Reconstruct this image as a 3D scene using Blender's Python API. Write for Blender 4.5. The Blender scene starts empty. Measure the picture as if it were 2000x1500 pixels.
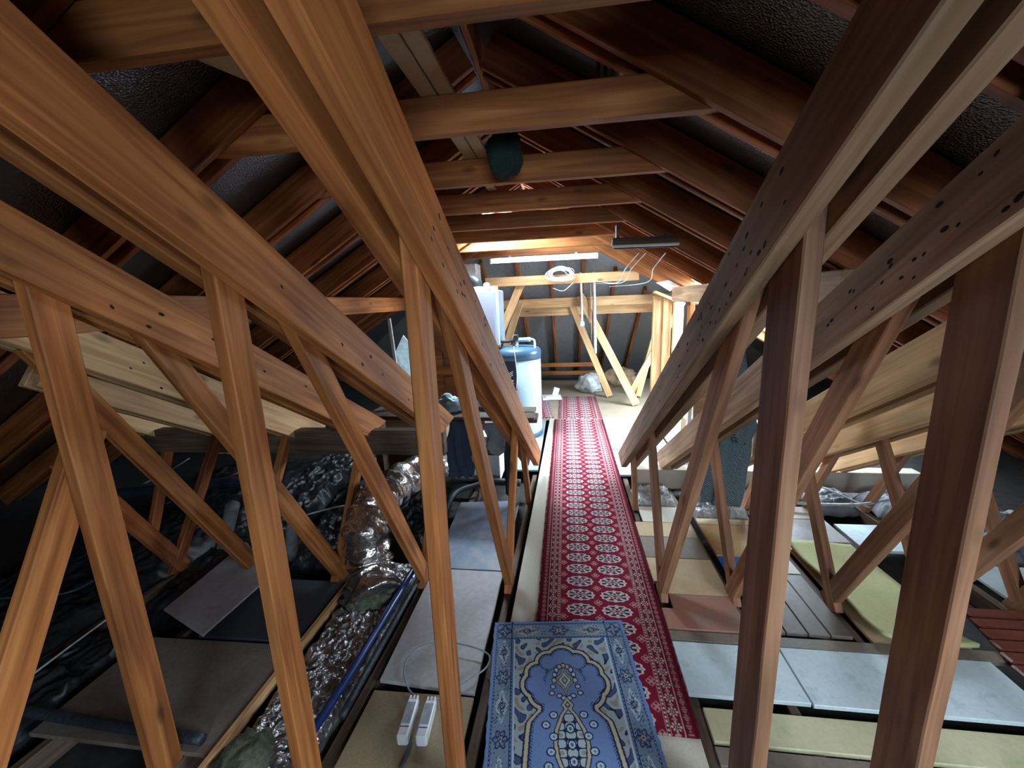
import bpy, bmesh, math, random
import numpy as np
from mathutils import Vector, Matrix, noise
random.seed(7)
S = bpy.context.scene
COL = S.collection

# ------------------------------------------------------------------ camera
F, YAW, PITCH, ROLL = 797.0, math.radians(7.75), math.radians(11.53), math.radians(2.21)
CAM = Vector((0, 0, 1.7))
_w = Vector((-math.sin(YAW) * math.cos(PITCH), math.cos(YAW) * math.cos(PITCH), -math.sin(PITCH)))
_r0 = Vector((math.cos(YAW), math.sin(YAW), 0)); _u0 = _r0.cross(_w)
_r = math.cos(ROLL) * _r0 - math.sin(ROLL) * _u0
_u = math.cos(ROLL) * _u0 + math.sin(ROLL) * _r0
cd = bpy.data.cameras.new('camera'); cam = bpy.data.objects.new('camera', cd); COL.objects.link(cam)
cd.sensor_fit = 'HORIZONTAL'; cd.sensor_width = 36; cd.lens = 36 * F / 2000
cd.clip_start = 0.02
m = Matrix.Identity(4)
for i, v in enumerate((_r, _u, -_w)):
    for j in range(3): m[j][i] = v[j]
m.translation = CAM
cam.matrix_world = m
S.camera = cam
S.view_settings.view_transform = 'Standard'; S.view_settings.look = 'None'
S.view_settings.gamma = 1; S.view_settings.exposure = 2.58
S.view_settings.use_curve_mapping = False
S.cycles.max_bounces = 5; S.cycles.diffuse_bounces = 3; S.cycles.glossy_bounces = 2; S.cycles.transparent_max_bounces = 6
S.cycles.adaptive_threshold = 0.02; S.cycles.caustics_reflective = False; S.cycles.caustics_refractive = False

# ------------------------------------------------------------------ sky, sun, window light
W = bpy.data.worlds.new('sky'); S.world = W; W.use_nodes = True
nt = W.node_tree; bg = nt.nodes['Background']
bg.inputs[0].default_value = (0.55, 0.72, 1.0, 1); bg.inputs[1].default_value = 0.3
sd = bpy.data.lights.new('sun', 'SUN'); sun = bpy.data.objects.new('sun', sd); COL.objects.link(sun)
sd.energy = 0.8; sd.angle = math.radians(3); sd.color = (1.0, 0.96, 0.9)
sun.rotation_euler = Vector((-0.80, -0.10, -0.60)).to_track_quat('-Z', 'Y').to_euler()

# main roof inner faces: ridge over X=RX, underside of rafters at ZR, fall PS per metre
RX, ZR, PS = -0.42, 2.831, 0.59
FO = 0.205                                           # foil lies this far above the rafter undersides
def zin(x): return ZR - PS * abs(x - RX)
SLOPE_N_R = Vector((-PS, 0, -1)).normalized()        # inward normal of the right slope
SLOPE_N_L = Vector((PS, 0, -1)).normalized()
WIN = [(1.50, 2.75, 4.40, 5.75), (1.75, 2.75, -1.25, 0.05)]   # roof windows in the right slope: x0,x1,y0,y1
WIN_L = [(-1.28, -0.62, 4.43, 5.03)]                          # roof window in the left slope
GABLE = (0.15, 1.45, 0.95, 2.05)                              # gable window in the wall behind the viewer: x0,x1,z0,z1
YB, YF = -3.2, 10.2
DAY = (0.68, 0.86, 1.0)
def daylight(c, n, ex, sx, sy, pw):
    ad = bpy.data.lights.new('window_daylight', 'AREA'); a = bpy.data.objects.new('window_daylight', ad); COL.objects.link(a)
    ad.shape = 'RECTANGLE'; ad.size = sx; ad.size_y = sy; ad.energy = pw; ad.color = DAY
    ez = -n; ey = ez.cross(ex); mm = Matrix.Identity(4)
    for i, v in enumerate((ex, ey, ez)):
        for j in range(3): mm[j][i] = v[j]
    mm.translation = c; a.matrix_world = mm
for (x0, x1, y0, y1), pw, sgn in ((WIN[0], 82, 1), (WIN[1], 34, 1), (WIN_L[0], 40, -1)):
    n = SLOPE_N_R if sgn > 0 else SLOPE_N_L; xm = (x0 + x1) / 2
    daylight(Vector((xm, (y0 + y1) / 2, zin(xm) + FO)) - n * 0.10, n, Vector((1, 0, -PS * sgn)).normalized(), (x1 - x0) * 1.1, (y1 - y0) * 0.95, pw)
daylight(Vector(((GABLE[0] + GABLE[1]) / 2, YB - 0.16, (GABLE[2] + GABLE[3]) / 2)), Vector((0, 1, 0)), Vector((1, 0, 0)), GABLE[1] - GABLE[0], GABLE[3] - GABLE[2], 19)

# ------------------------------------------------------------------ helpers
def ray(px, py): return _w + _r * ((px - 1000) / F) - _u * ((py - 750) / F)
def FZ(px, py, z): d = ray(px, py); return CAM + d * ((z - CAM.z) / d.z)
def FY(px, py, y): d = ray(px, py); return CAM + d * (y / d.y)
def FX(px, py, x): d = ray(px, py); return CAM + d * (x / d.x)

def link(o, parent=None):
    COL.objects.link(o)
    if parent is not None: o.parent = parent
    return o
def tag(o, label=None, cat=None, group=None, kind=None):
    if label: o['label'] = label
    if cat: o['category'] = cat
    if group: o['group'] = group
    if kind: o['kind'] = kind
    return o
def empty(name, loc, label, cat, group=None):
    o = bpy.data.objects.new(name, None); o.empty_display_size = 0.05
    o.location = loc; COL.objects.link(o)
    return tag(o, label, cat, group)
def setparent(o, parent):
    """parent keeps the child's world placement (parents are never rotated or scaled)"""
    if parent is None: return
    base = Vector((0, 0, 0)); p = parent
    while p is not None: base += p.location; p = p.parent
    o.parent = parent
    o.location = o.location - base
def meshobj(name, me, mat, parent=None, loc=(0, 0, 0), smooth=False):
    o = bpy.data.objects.new(name, me); COL.objects.link(o); o.location = loc
    if mat is not None: me.materials.append(mat)
    if smooth: me.polygons.foreach_set('use_smooth', [True] * len(me.polygons))
    setparent(o, parent)
    return o
def from_bm(name, bm, mat, parent=None, loc=(0, 0, 0), smooth=False):
    bmesh.ops.recalc_face_normals(bm, faces=bm.faces)
    me = bpy.data.meshes.new(name); bm.to_mesh(me); bm.free()
    return meshobj(name, me, mat, parent, loc, smooth)
def frame(ex, up):
    ex = ex.normalized(); ez = up - ex * up.dot(ex); ez.normalize(); ey = ez.cross(ex)
    mm = Matrix.Identity(3)
    for i, v in enumerate((ex, ey, ez)):
        for j in range(3): mm[j][i] = v[j]
    return mm
def timber(name, p0, p1, w, h, mat, parent=None, up=(0, 0, 1), bev=0.004, k0=0.0, k1=0.0, seg=1, wob=0.0):
    """board from p0 to p1: w across, h along 'up'; k0/k1 skew the end cuts (metres at the top edge)"""
    p0 = Vector(p0); p1 = Vector(p1); R = frame(p1 - p0, Vector(up)); L = (p1 - p0).length
    bm = bmesh.new(); rings = []
    sd_ = random.random() * 50
    for i in range(seg + 1):
        t = i / seg; x = (t - 0.5) * L; ring = []
        for (sy, sz) in ((-1, -1), (1, -1), (1, 1), (-1, 1)):
            kk = (k0 * (1 - t) + k1 * t) * sz if (i == 0 or i == seg) else 0
            oy = oz = 0
            if wob:
                oy = wob * noise.noise(Vector((x * 6 + sd_, sy * 3, sz * 2)))
                oz = wob * noise.noise(Vector((x * 6 + sd_, sy * 2 + 9, sz * 3)))
            ring.append(bm.verts.new((x + kk * 0.5, sy * w / 2 + oy, sz * h / 2 + oz)))
        rings.append(ring)
    bm.faces.new(rings[0][::-1]); bm.faces.new(rings[-1])
    for a, b in zip(rings, rings[1:]):
        for i in range(4): bm.faces.new((a[i], a[(i + 1) % 4], b[(i + 1) % 4], b[i]))
    bmesh.ops.recalc_face_normals(bm, faces=bm.faces)
    if bev: bmesh.ops.bevel(bm, geom=[e for e in bm.edges if e.calc_face_angle(0) > 0.5], offset=bev, segments=1, affect='EDGES')
    me = bpy.data.meshes.new(name); bm.to_mesh(me); bm.free()
    o = meshobj(name, me, mat)
    o.rotation_euler = R.to_euler(); o.location = (p0 + p1) / 2
    setparent(o, parent)
    return o
def box(name, x0, x1, y0, y1, z0, z1, mat, parent=None, bev=0.003, rz=0.0):
    bm = bmesh.new(); bmesh.ops.create_cube(bm, size=1)
    for v in bm.verts: v.co = Vector((v.co.x * (x1 - x0), v.co.y * (y1 - y0), v.co.z * (z1 - z0)))
    if bev: bmesh.ops.bevel(bm, geom=list(bm.edges), offset=min(bev, 0.4 * min(x1 - x0, y1 - y0, z1 - z0)), segments=1, affect='EDGES')
    o = from_bm(name, bm, mat)
    o.location = ((x0 + x1) / 2, (y0 + y1) / 2, (z0 + z1) / 2); o.rotation_euler = (0, 0, rz)
    setparent(o, parent); return o
def slab(name, pts, z0, z1, mat, parent=None, bev=0.002):
    """flat sheet with the plan outline pts (x, y), between z0 and z1"""
    cx = sum(p[0] for p in pts) / len(pts); cy = sum(p[1] for p in pts) / len(pts)
    bm = bmesh.new(); h = (z1 - z0) / 2
    b = [bm.verts.new((p[0] - cx, p[1] - cy, -h)) for p in pts]; t = [bm.verts.new((p[0] - cx, p[1] - cy, h)) for p in pts]
    bm.faces.new(b[::-1]); bm.faces.new(t)
    for i in range(len(pts)): j = (i + 1) % len(pts); bm.faces.new((b[i], b[j], t[j], t[i]))
    bmesh.ops.recalc_face_normals(bm, faces=bm.faces)
    if bev: bmesh.ops.bevel(bm, geom=[e for e in bm.edges if e.calc_face_angle(0) > 0.5], offset=bev, segments=1, affect='EDGES')
    return from_bm(name, bm, mat, parent, (cx, cy, (z0 + z1) / 2))
def catmull(pts, n=8):
    pts = [Vector(p) for p in pts]; P = [pts[0] * 2 - pts[1]] + pts + [pts[-1] * 2 - pts[-2]]; out = []
    for i in range(1, len(P) - 2):
        for k in range(n):
            t = k / n; a, b, c, d = P[i - 1], P[i], P[i + 1], P[i + 2]
            out.append(0.5 * ((2 * b) + (c - a) * t + (2 * a - 5 * b + 4 * c - d) * t * t + (3 * b - a - 3 * c + d) * t ** 3))
    out.append(pts[-1]); return out
def tube(name, pts, r, mat, parent=None, n=8, sides=10, rfun=None, smooth=True, spline=True):
    P = catmull(pts, n) if spline else [Vector(p) for p in pts]
    org = P[0].copy(); bm = bmesh.new(); rings = []; nrm = None
    for i, p in enumerate(P):
        t = (P[min(i + 1, len(P) - 1)] - P[max(i - 1, 0)]).normalized()
        if nrm is None: nrm = t.orthogonal().normalized()
        nrm = (nrm - t * nrm.dot(t)).normalized(); bi = t.cross(nrm)
        ring = []
        for k in range(sides):
            a = 2 * math.pi * k / sides
            rr = r if rfun is None else rfun(i / (len(P) - 1), a, p)
            ring.append(bm.verts.new(p - org + (nrm * math.cos(a) + bi * math.sin(a)) * rr))
        rings.append(ring)
    bm.faces.new(rings[0][::-1]); bm.faces.new(rings[-1])
    for a, b in zip(rings, rings[1:]):
        for k in range(sides): bm.faces.new((a[k], a[(k + 1) % sides], b[(k + 1) % sides], b[k]))
    return from_bm(name, bm, mat, parent, org, smooth)
def lathe(name, prof, c, mat, parent=None, sides=40, smooth=True):
    bm = bmesh.new(); rings = []
    for (r, z) in prof:
        rings.append([bm.verts.new((r * math.cos(2 * math.pi * k / sides), r * math.sin(2 * math.pi * k / sides), z)) for k in range(sides)])
    bm.faces.new(rings[0][::-1]); bm.faces.new(rings[-1])
    for a, b in zip(rings, rings[1:]):
        for k in range(sides): bm.faces.new((a[k], a[(k + 1) % sides], b[(k + 1) % sides], b[k]))
    return from_bm(name, bm, mat, parent, c, smooth)
def fbm(v, o=4):
    s = 0; a = 1
    for i in range(o): s += a * noise.noise(v); v = v * 2.03 + Vector((3.1, 1.7, 5.2)); a *= 0.5
    return s
def quilt(name, x0, x1, y0, y1, z, amp, sc, mat, nx=60, ny=60, edge=0.04, thick=0.05, parent=None, smooth=True, skew=0.0):
    """crumpled blanket with a closed underside"""
    cx, cy = (x0 + x1) / 2, (y0 + y1) / 2; bm = bmesh.new(); g = []; sd_ = random.random() * 30
    for j in range(ny + 1):
        row = []
        for i in range(nx + 1):
            u, v = i / nx, j / ny; x = x0 + (x1 - x0) * u; y = y0 + (y1 - y0) * v
            f = min(1, min(u, 1 - u, v, 1 - v) / 0.12); f = math.sin(f * math.pi / 2)
            q = Vector((x * sc + sd_, y * sc, 0))
            rid = 1 - abs(noise.noise(q * 1.3 + Vector((7, 3, 1)))) * 2
            h = amp * (0.55 * fbm(q) + 0.6 * rid * rid)
            wx = amp * 0.6 * noise.noise(q + Vector((0, 0, 9))); wy = amp * 0.6 * noise.noise(q + Vector((0, 0, 19)))
            row.append(bm.verts.new((x - cx + wx + skew * (y - cy), y - cy + wy, (thick + h) * f - (0 if f > 0 else 0))))
        g.append(row)
    for j in range(ny):
        for i in range(nx): bm.faces.new((g[j][i], g[j][i + 1], g[j + 1][i + 1], g[j + 1][i]))
    rim = [g[0][i] for i in range(nx + 1)] + [g[j][nx] for j in range(1, ny + 1)] + [g[ny][i] for i in range(nx - 1, -1, -1)] + [g[j][0] for j in range(ny - 1, 0, -1)]
    low = [bm.verts.new((v.co.x, v.co.y, -0.01)) for v in rim]
    for i in range(len(rim)):
        j = (i + 1) % len(rim); bm.faces.new((rim[i], low[i], low[j], rim[j]))
    bm.faces.new(low[::-1])
    return from_bm(name, bm, mat, parent, (cx, cy, z), smooth)
def blob(name, c, rx, ry, rz, mat, parent=None, amp=0.2, sc=4.0, sub=4, flat=True):
    bm = bmesh.new(); bmesh.ops.create_icosphere(bm, subdivisions=sub, radius=1); sd_ = random.random() * 40
    for v in bm.verts:
        n = v.co.normalized(); q = Vector((n.x * rx, n.y * ry, n.z * rz)) * sc * 3 + Vector((sd_, 0, 0))
        k = 1 + amp * fbm(q, 4) + amp * 0.6 * (1 - 2 * abs(noise.noise(q * 1.7)))
        p = Vector((n.x * rx * k, n.y * ry * k, n.z * rz * k))
        if flat and p.z < -rz * 0.7: p.z = -rz * 0.7
        v.co = p
    zmin = min(v.co.z for v in bm.verts)
    for v in bm.verts: v.co.z -= zmin
    return from_bm(name, bm, mat, parent, c, True)
def cloth(name, top, length, wf, df, mat, parent=None, folds=5, rows=40, cols=64, sway=(0, 0), thick=0.35):
    """a garment hanging from a point: closed folded section, wf(t)/df(t) half widths"""
    bm = bmesh.new(); rings = []; sd_ = random.random() * 20
    for i in range(rows + 1):
        t = i / rows; ring = []
        for k in range(cols):
            a = 2 * math.pi * k / cols
            f = 1 + 0.28 * math.sin(folds * a + 1.3 * math.sin(3 * t + sd_)) * min(1, 3 * t) + 0.12 * noise.noise(Vector((math.cos(a) * 1.5, math.sin(a) * 1.5, t * 5 + sd_)))
            x = wf(t) * math.cos(a) * f + sway[0] * t + 0.02 * noise.noise(Vector((t * 4, sd_, 1)))
            y = df(t) * math.sin(a) * f + sway[1] * t
            z = -length * t + (0.05 * noise.noise(Vector((math.cos(a) * 2, math.sin(a) * 2, sd_))) * t if t > 0.8 else 0)
            ring.append(bm.verts.new((x, y, z)))
        rings.append(ring)
    bm.faces.new(rings[0][::-1]); bm.faces.new(rings[-1])
    for a, b in zip(rings, rings[1:]):
        for k in range(cols): bm.faces.new((a[k], a[(k + 1) % cols], b[(k + 1) % cols], b[k]))
    return from_bm(name, bm, mat, parent, top, True)

# ------------------------------------------------------------------ materials
def mat_new(name):
    m_ = bpy.data.materials.new(name); m_.use_nodes = True
    t = m_.node_tree; b = t.nodes['Principled BSDF']; return m_, t, b
def N(t, typ, **kw):
    n = t.nodes.new(typ)
    for k, v in kw.items(): setattr(n, k, v)
    return n
def ramp(t, stops):
    n = t.nodes.new('ShaderNodeValToRGB'); e = n.color_ramp.elements
    while len(e) > 1: e.remove(e[-1])
    e[0].position = stops[0][0]; e[0].color = (*stops[0][1], 1)
    for p, c in stops[1:]: x = e.new(p); x.color = (*c, 1)
    return n
def wood(name, dark, mid, light, rough=0.62, grain=1.0, var=0.25):
    """sawn softwood: grain along the board's own length, knots, board-to-board variation"""
    m_, t, b = mat_new(name); L = t.links
    tc = N(t, 'ShaderNodeTexCoord'); oi = N(t, 'ShaderNodeObjectInfo')
    add = N(t, 'ShaderNodeVectorMath', operation='ADD'); mul = N(t, 'ShaderNodeVectorMath', operation='SCALE'); mul.inputs['Scale'].default_value = 37.0
    cmb = N(t, 'ShaderNodeCombineXYZ')
    for i in range(3): L.new(oi.outputs['Random'], cmb.inputs[i])
    L.new(cmb.outputs[0], mul.inputs[0]); L.new(tc.outputs['Object'], add.inputs[0]); L.new(mul.outputs[0], add.inputs[1])
    mp = N(t, 'ShaderNodeMapping'); mp.inputs['Scale'].default_value = (1.2, 22 * grain, 22 * grain); L.new(add.outputs[0], mp.inputs[0])
    n1 = N(t, 'ShaderNodeTexNoise'); n1.inputs['Scale'].default_value = 1.6; n1.inputs['Detail'].default_value = 4; n1.inputs['Distortion'].default_value = 0.6
    L.new(mp.outputs[0], n1.inputs[0])
    r1 = ramp(t, [(0.28, dark), (0.5, mid), (0.72, light)]); L.new(n1.outputs[0], r1.inputs[0])
    # large tonal drift along the board
    mp2 = N(t, 'ShaderNodeMapping'); mp2.inputs['Scale'].default_value = (1.5, 5, 5); L.new(add.outputs[0], mp2.inputs[0])
    n2 = N(t, 'ShaderNodeTexNoise'); n2.inputs['Scale'].default_value = 1.3; n2.inputs['Detail'].default_value = 1; L.new(mp2.outputs[0], n2.inputs[0])
    m2 = N(t, 'ShaderNodeMapRange'); m2.inputs[1].default_value = 0.3; m2.inputs[2].default_value = 0.7; m2.inputs[3].default_value = 0.72; m2.inputs[4].default_value = 1.2; L.new(n2.outputs[0], m2.inputs[0])
    # knots
    mp3 = N(t, 'ShaderNodeMapping'); mp3.inputs['Scale'].default_value = (2.6, 6.5, 6.5); L.new(add.outputs[0], mp3.inputs[0])
    vo = N(t, 'ShaderNodeTexVoronoi'); vo.inputs['Scale'].default_value = 1.0; L.new(mp3.outputs[0], vo.inputs[0])
    m3 = N(t, 'ShaderNodeMapRange'); m3.inputs[1].default_value = 0.06; m3.inputs[2].default_value = 0.15; m3.inputs[3].default_value = 0.42; m3.inputs[4].default_value = 1.0; L.new(vo.outputs['Distance'], m3.inputs[0])
    mr = N(t, 'ShaderNodeMapRange'); mr.inputs[3].default_value = 1 - var; mr.inputs[4].default_value = 1 + var; L.new(oi.outputs['Random'], mr.inputs[0])
    pr1 = N(t, 'ShaderNodeMath', operation='MULTIPLY'); L.new(m2.outputs[0], pr1.inputs[0]); L.new(m3.outputs[0], pr1.inputs[1])
    pr2 = N(t, 'ShaderNodeMath', operation='MULTIPLY'); L.new(pr1.outputs[0], pr2.inputs[0]); L.new(mr.outputs[0], pr2.inputs[1])
    vm = N(t, 'ShaderNodeVectorMath', operation='SCALE'); L.new(r1.outputs[0], vm.inputs[0]); L.new(pr2.outputs[0], vm.inputs['Scale'])
    L.new(vm.outputs[0], b.inputs['Base Color']); b.inputs['Roughness'].default_value = rough
    b.inputs['Specular IOR Level'].default_value = 0.35
    return m_
def plain(name, col, rough=0.6, metal=0.0, nscale=None, namp=0.2, bump=0.0, spec=0.5):
    m_, t, b = mat_new(name); L = t.links
    b.inputs['Roughness'].default_value = rough; b.inputs['Metallic'].default_value = metal; b.inputs['Specular IOR Level'].default_value = spec
    tc = N(t, 'ShaderNodeTexCoord'); n = N(t, 'ShaderNodeTexNoise'); n.inputs['Scale'].default_value = nscale or 30; n.inputs['Detail'].default_value = 2
    L.new(tc.outputs['Object'], n.inputs[0])
    lo = tuple(c * (1 - namp) for c in col); hi = tuple(min(1, c * (1 + namp)) for c in col)
    r = ramp(t, [(0.3, lo), (0.7, hi)]); L.new(n.outputs[0], r.inputs[0]); L.new(r.outputs[0], b.inputs['Base Color'])
    if bump:
        bp = N(t, 'ShaderNodeBump'); bp.inputs['Strength'].default_value = bump; bp.inputs['Distance'].default_value = 0.01
        L.new(n.outputs[0], bp.inputs['Height']); L.new(bp.outputs[0], b.inputs['Normal'])
    return m_
def stained(name, base, stain, sc=4.0, lo=0.55, hi=0.75, rough=0.55, fine=60):
    m_, t, b = mat_new(name); L = t.links
    tc = N(t, 'ShaderNodeTexCoord'); n = N(t, 'ShaderNodeTexNoise'); n.inputs['Scale'].default_value = sc; n.inputs['Detail'].default_value = 8; n.inputs['Roughness'].default_value = 0.65
    L.new(tc.outputs['Object'], n.inputs[0]); r = ramp(t, [(lo, base), (hi, stain)]); L.new(n.outputs[0], r.inputs[0])
    n2 = N(t, 'ShaderNodeTexNoise'); n2.inputs['Scale'].default_value = fine; n2.inputs['Detail'].default_value = 3; L.new(tc.outputs['Object'], n2.inputs[0])
    mr = N(t, 'ShaderNodeMapRange'); mr.inputs[3].default_value = 0.85; mr.inputs[4].default_value = 1.12; L.new(n2.outputs[0], mr.inputs[0])
    vm = N(t, 'ShaderNodeVectorMath', operation='SCALE'); L.new(r.outputs[0], vm.inputs[0]); L.new(mr.outputs[0], vm.inputs['Scale'])
    L.new(vm.outputs[0], b.inputs['Base Color']); b.inputs['Roughness'].default_value = rough
    return m_
def foil(name, col, rough=0.32, metal=0.9, sc=40.0, bump=0.5, big=3.0):
    m_, t, b = mat_new(name); L = t.links
    tc = N(t, 'ShaderNodeTexCoord')
    v = N(t, 'ShaderNodeTexVoronoi'); v.inputs['Scale'].default_value = sc; L.new(tc.outputs['Object'], v.inputs[0])
    n = N(t, 'ShaderNodeTexNoise'); n.inputs['Scale'].default_value = big; n.inputs['Detail'].default_value = 4; L.new(tc.outputs['Object'], n.inputs[0])
    ad = N(t, 'ShaderNodeMath', operation='MULTIPLY_ADD'); ad.inputs[1].default_value = 3.0; L.new(n.outputs[0], ad.inputs[0]); L.new(v.outputs['Distance'], ad.inputs[2])
    bp = N(t, 'ShaderNodeBump'); bp.inputs['Strength'].default_value = bump; bp.inputs['Distance'].default_value = 0.02; L.new(ad.outputs[0], bp.inputs['Height']); L.new(bp.outputs[0], b.inputs['Normal'])
    b.inputs['Base Color'].default_value = (*col, 1); b.inputs['Roughness'].default_value = rough; b.inputs['Metallic'].default_value = metal
    return m_
def vcol(name, rough=0.95, bump=0.3):
    m_, t, b = mat_new(name); L = t.links
    at = N(t, 'ShaderNodeVertexColor'); at.layer_name = 'pattern'; L.new(at.outputs[0], b.inputs['Base Color'])
    b.inputs['Roughness'].default_value = rough; b.inputs['Specular IOR Level'].default_value = 0.1
    tc = N(t, 'ShaderNodeTexCoord'); n = N(t, 'ShaderNodeTexNoise'); n.inputs['Scale'].default_value = 350; L.new(tc.outputs['Object'], n.inputs[0])
    bp = N(t, 'ShaderNodeBump'); bp.inputs['Strength'].default_value = bump; bp.inputs['Distance'].default_value = 0.004; L.new(n.outputs[0], bp.inputs['Height']); L.new(bp.outputs[0], b.inputs['Normal'])
    return m_
def knit(name, a, c, sc=90.0, rough=0.9):
    m_, t, b = mat_new(name); L = t.links
    tc = N(t, 'ShaderNodeTexCoord'); w = N(t, 'ShaderNodeTexWave'); w.bands_direction = 'DIAGONAL'; w.inputs['Scale'].default_value = sc; w.inputs['Distortion'].default_value = 3; w.inputs['Detail Scale'].default_value = 2
    L.new(tc.outputs['Object'], w.inputs[0]); r = ramp(t, [(0.2, a), (0.8, c)]); L.new(w.outputs[0], r.inputs[0]); L.new(r.outputs[0], b.inputs['Base Color']); b.inputs['Roughness'].default_value = rough
    bp = N(t, 'ShaderNodeBump'); bp.inputs['Strength'].default_value = 0.6; bp.inputs['Distance'].default_value = 0.006; L.new(w.outputs[0], bp.inputs['Height']); L.new(bp.outputs[0], b.inputs['Normal'])
    return m_

M = {}
M['wood'] = wood('aged_pine', (0.22, 0.062, 0.016), (0.39, 0.128, 0.034), (0.52, 0.205, 0.06))
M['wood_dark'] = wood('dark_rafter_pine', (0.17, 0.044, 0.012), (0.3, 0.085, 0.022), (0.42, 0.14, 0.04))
M['wood_pale_lit'] = wood('pale_lit_pine', (0.46, 0.225, 0.095), (0.60, 0.34, 0.155), (0.69, 0.44, 0.225))  # paler pine; window light on outer chords and far frames is in its colour
M['wood_pink'] = wood('pinkish_pine', (0.25, 0.105, 0.05), (0.41, 0.19, 0.098), (0.53, 0.28, 0.158))
M['wood_grey'] = wood('weathered_pine', (0.26, 0.14, 0.075), (0.40, 0.235, 0.13), (0.51, 0.33, 0.20))
M['plank_dark'] = wood('dark_plank', (0.07, 0.04, 0.028), (0.13, 0.08, 0.055), (0.2, 0.13, 0.09))
M['foil_roof'] = foil('quilted_foil', (0.24, 0.25, 0.27), 0.33, 0.9, 130, 0.3, 4)
M['foil_hip'] = foil('grey_roof_membrane', (0.36, 0.37, 0.38), 0.5, 0.35, 50, 0.5, 6)
M['foil_duct'] = foil('duct_foil', (0.55, 0.50, 0.47), 0.22, 0.95, 14, 0.5, 9)
M['foil_quilt'] = foil('insulation_foil', (0.36, 0.34, 0.34), 0.30, 0.8, 25, 0.5, 14)
M['black_quilt'] = plain('black_membrane', (0.018, 0.019, 0.021), 0.42, 0.0, 25, 0.3, 0.5)
M['subfloor'] = plain('dusty_dark_boarding', (0.035, 0.03, 0.028), 0.8, 0, 15, 0.4)
M['dark'] = plain('nail_hole_black', (0.012, 0.008, 0.006), 0.9)
M['cream'] = plain('cream_chipboard', (0.56, 0.50, 0.41), 0.55, 0, 120, 0.08)
M['beige'] = plain('beige_hardboard', (0.30, 0.22, 0.13), 0.6, 0, 90, 0.12)
M['greyboard'] = plain('grey_laminate', (0.36, 0.33, 0.335), 0.45, 0, 40, 0.1)
M['slate'] = stained('slate_blue_laminate', (0.13, 0.17, 0.26), (0.30, 0.27, 0.27), 7, 0.4, 0.7, 0.4)
M['charcoal'] = plain('charcoal_board', (0.045, 0.05, 0.065), 0.5, 0, 60, 0.15)
M['brownboard'] = plain('brown_hardboard', (0.19, 0.15, 0.125), 0.55, 0, 60, 0.15)
M['whiteboard'] = stained('white_laminate', (0.62, 0.71, 0.74), (0.26, 0.42, 0.40), 11, 0.56, 0.76, 0.4)
M['yellowboard'] = stained('yellowed_laminate', (0.60, 0.54, 0.33), (0.33, 0.36, 0.16), 5, 0.55, 0.8, 0.5)
M['redboard'] = stained('faded_red_board', (0.42, 0.17, 0.12), (0.30, 0.19, 0.15), 7, 0.4, 0.7, 0.6)
M['plyboard'] = stained('pale_plywood', (0.52, 0.37, 0.21), (0.42, 0.27, 0.14), 5, 0.5, 0.8, 0.6)
M['orangeply'] = stained('orange_plywood', (0.52, 0.30, 0.12), (0.60, 0.42, 0.22), 4, 0.45, 0.7, 0.6)
M['groove_dark'] = plain('dark_grooved_board', (0.15, 0.12, 0.10), 0.5, 0, 50, 0.12)
M['groove'] = plain('grey_brown_board', (0.20, 0.155, 0.12), 0.5, 0, 50, 0.12)
M['bluesheet'] = plain('blue_plastic', (0.02, 0.14, 0.50), 0.4)
M['foam'] = stained('pale_green_foam', (0.52, 0.49, 0.25), (0.36, 0.41, 0.2), 6, 0.5, 0.8, 0.9)
M['maroon'] = plain('maroon_painted_slats', (0.17, 0.045, 0.03), 0.35, 0, 40, 0.15)
M['white'] = plain('white_enamel', (0.78, 0.80, 0.82), 0.3, 0, 20, 0.03)
M['farsheet'] = stained('pale_blue_grey_sheet', (0.33, 0.38, 0.42), (0.24, 0.28, 0.31), 6, .45, .8, .5)
M['fartan'] = stained('dull_tan_sheet', (0.30, 0.235, 0.165), (0.24, 0.18, 0.12), 5, .45, .8, .7)
M['tankwhite'] = plain('sky_tinted_white_enamel', (0.46, 0.60, 0.68), 0.3, 0, 20, 0.03)  # white enamel with the blue of the sky light put into its colour
M['boilerfront'] = plain('pale_grey_enamel', (0.30, 0.32, 0.40), 0.35, 0, 20, 0.03)
M['tankcap'] = plain('blue_grey_plastic', (0.055, 0.12, 0.19), 0.35, 0, 20, 0.05)
M['navy'] = plain('navy_label', (0.012, 0.016, 0.03), 0.4)
M['black'] = plain('black_plastic', (0.02, 0.02, 0.022), 0.4)
M['pipe_white'] = plain('white_pipe', (0.75, 0.76, 0.76), 0.35)
M['pipe_blue'] = plain('blue_water_pipe', (0.006, 0.03, 0.13), 0.3)
M['pipe_dark'] = plain('dark_lagged_pipe', (0.025, 0.03, 0.04), 0.5, 0, 60, 0.3, 0.4)
M['pipe_grey'] = plain('grey_soil_pipe', (0.22, 0.22, 0.23), 0.4)
M['cable'] = plain('pale_cable', (0.55, 0.58, 0.60), 0.4)
M['darkcable'] = plain('dark_cable', (0.06, 0.07, 0.09), 0.4)
M['render'] = stained('grey_render', (0.42, 0.40, 0.38), (0.25, 0.24, 0.23), 12, 0.45, 0.7, 0.9)
M['paper'] = plain('white_paper', (0.80, 0.80, 0.80), 0.7, 0, 10, 0.04)
M['knit'] = knit('grey_blue_knit', (0.07, 0.11, 0.14), (0.25, 0.34, 0.40), 38)
M['knit_pale'] = knit('pale_grey_knit', (0.20, 0.25, 0.26), (0.38, 0.44, 0.45), 60)
M['denim'] = knit('dark_denim', (0.02, 0.035, 0.06), (0.07, 0.11, 0.17), 80)
M['bag'] = plain('pale_blue_plastic_bag', (0.42, 0.60, 0.70), 0.3, 0, 12, 0.2, 0.3)
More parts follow.
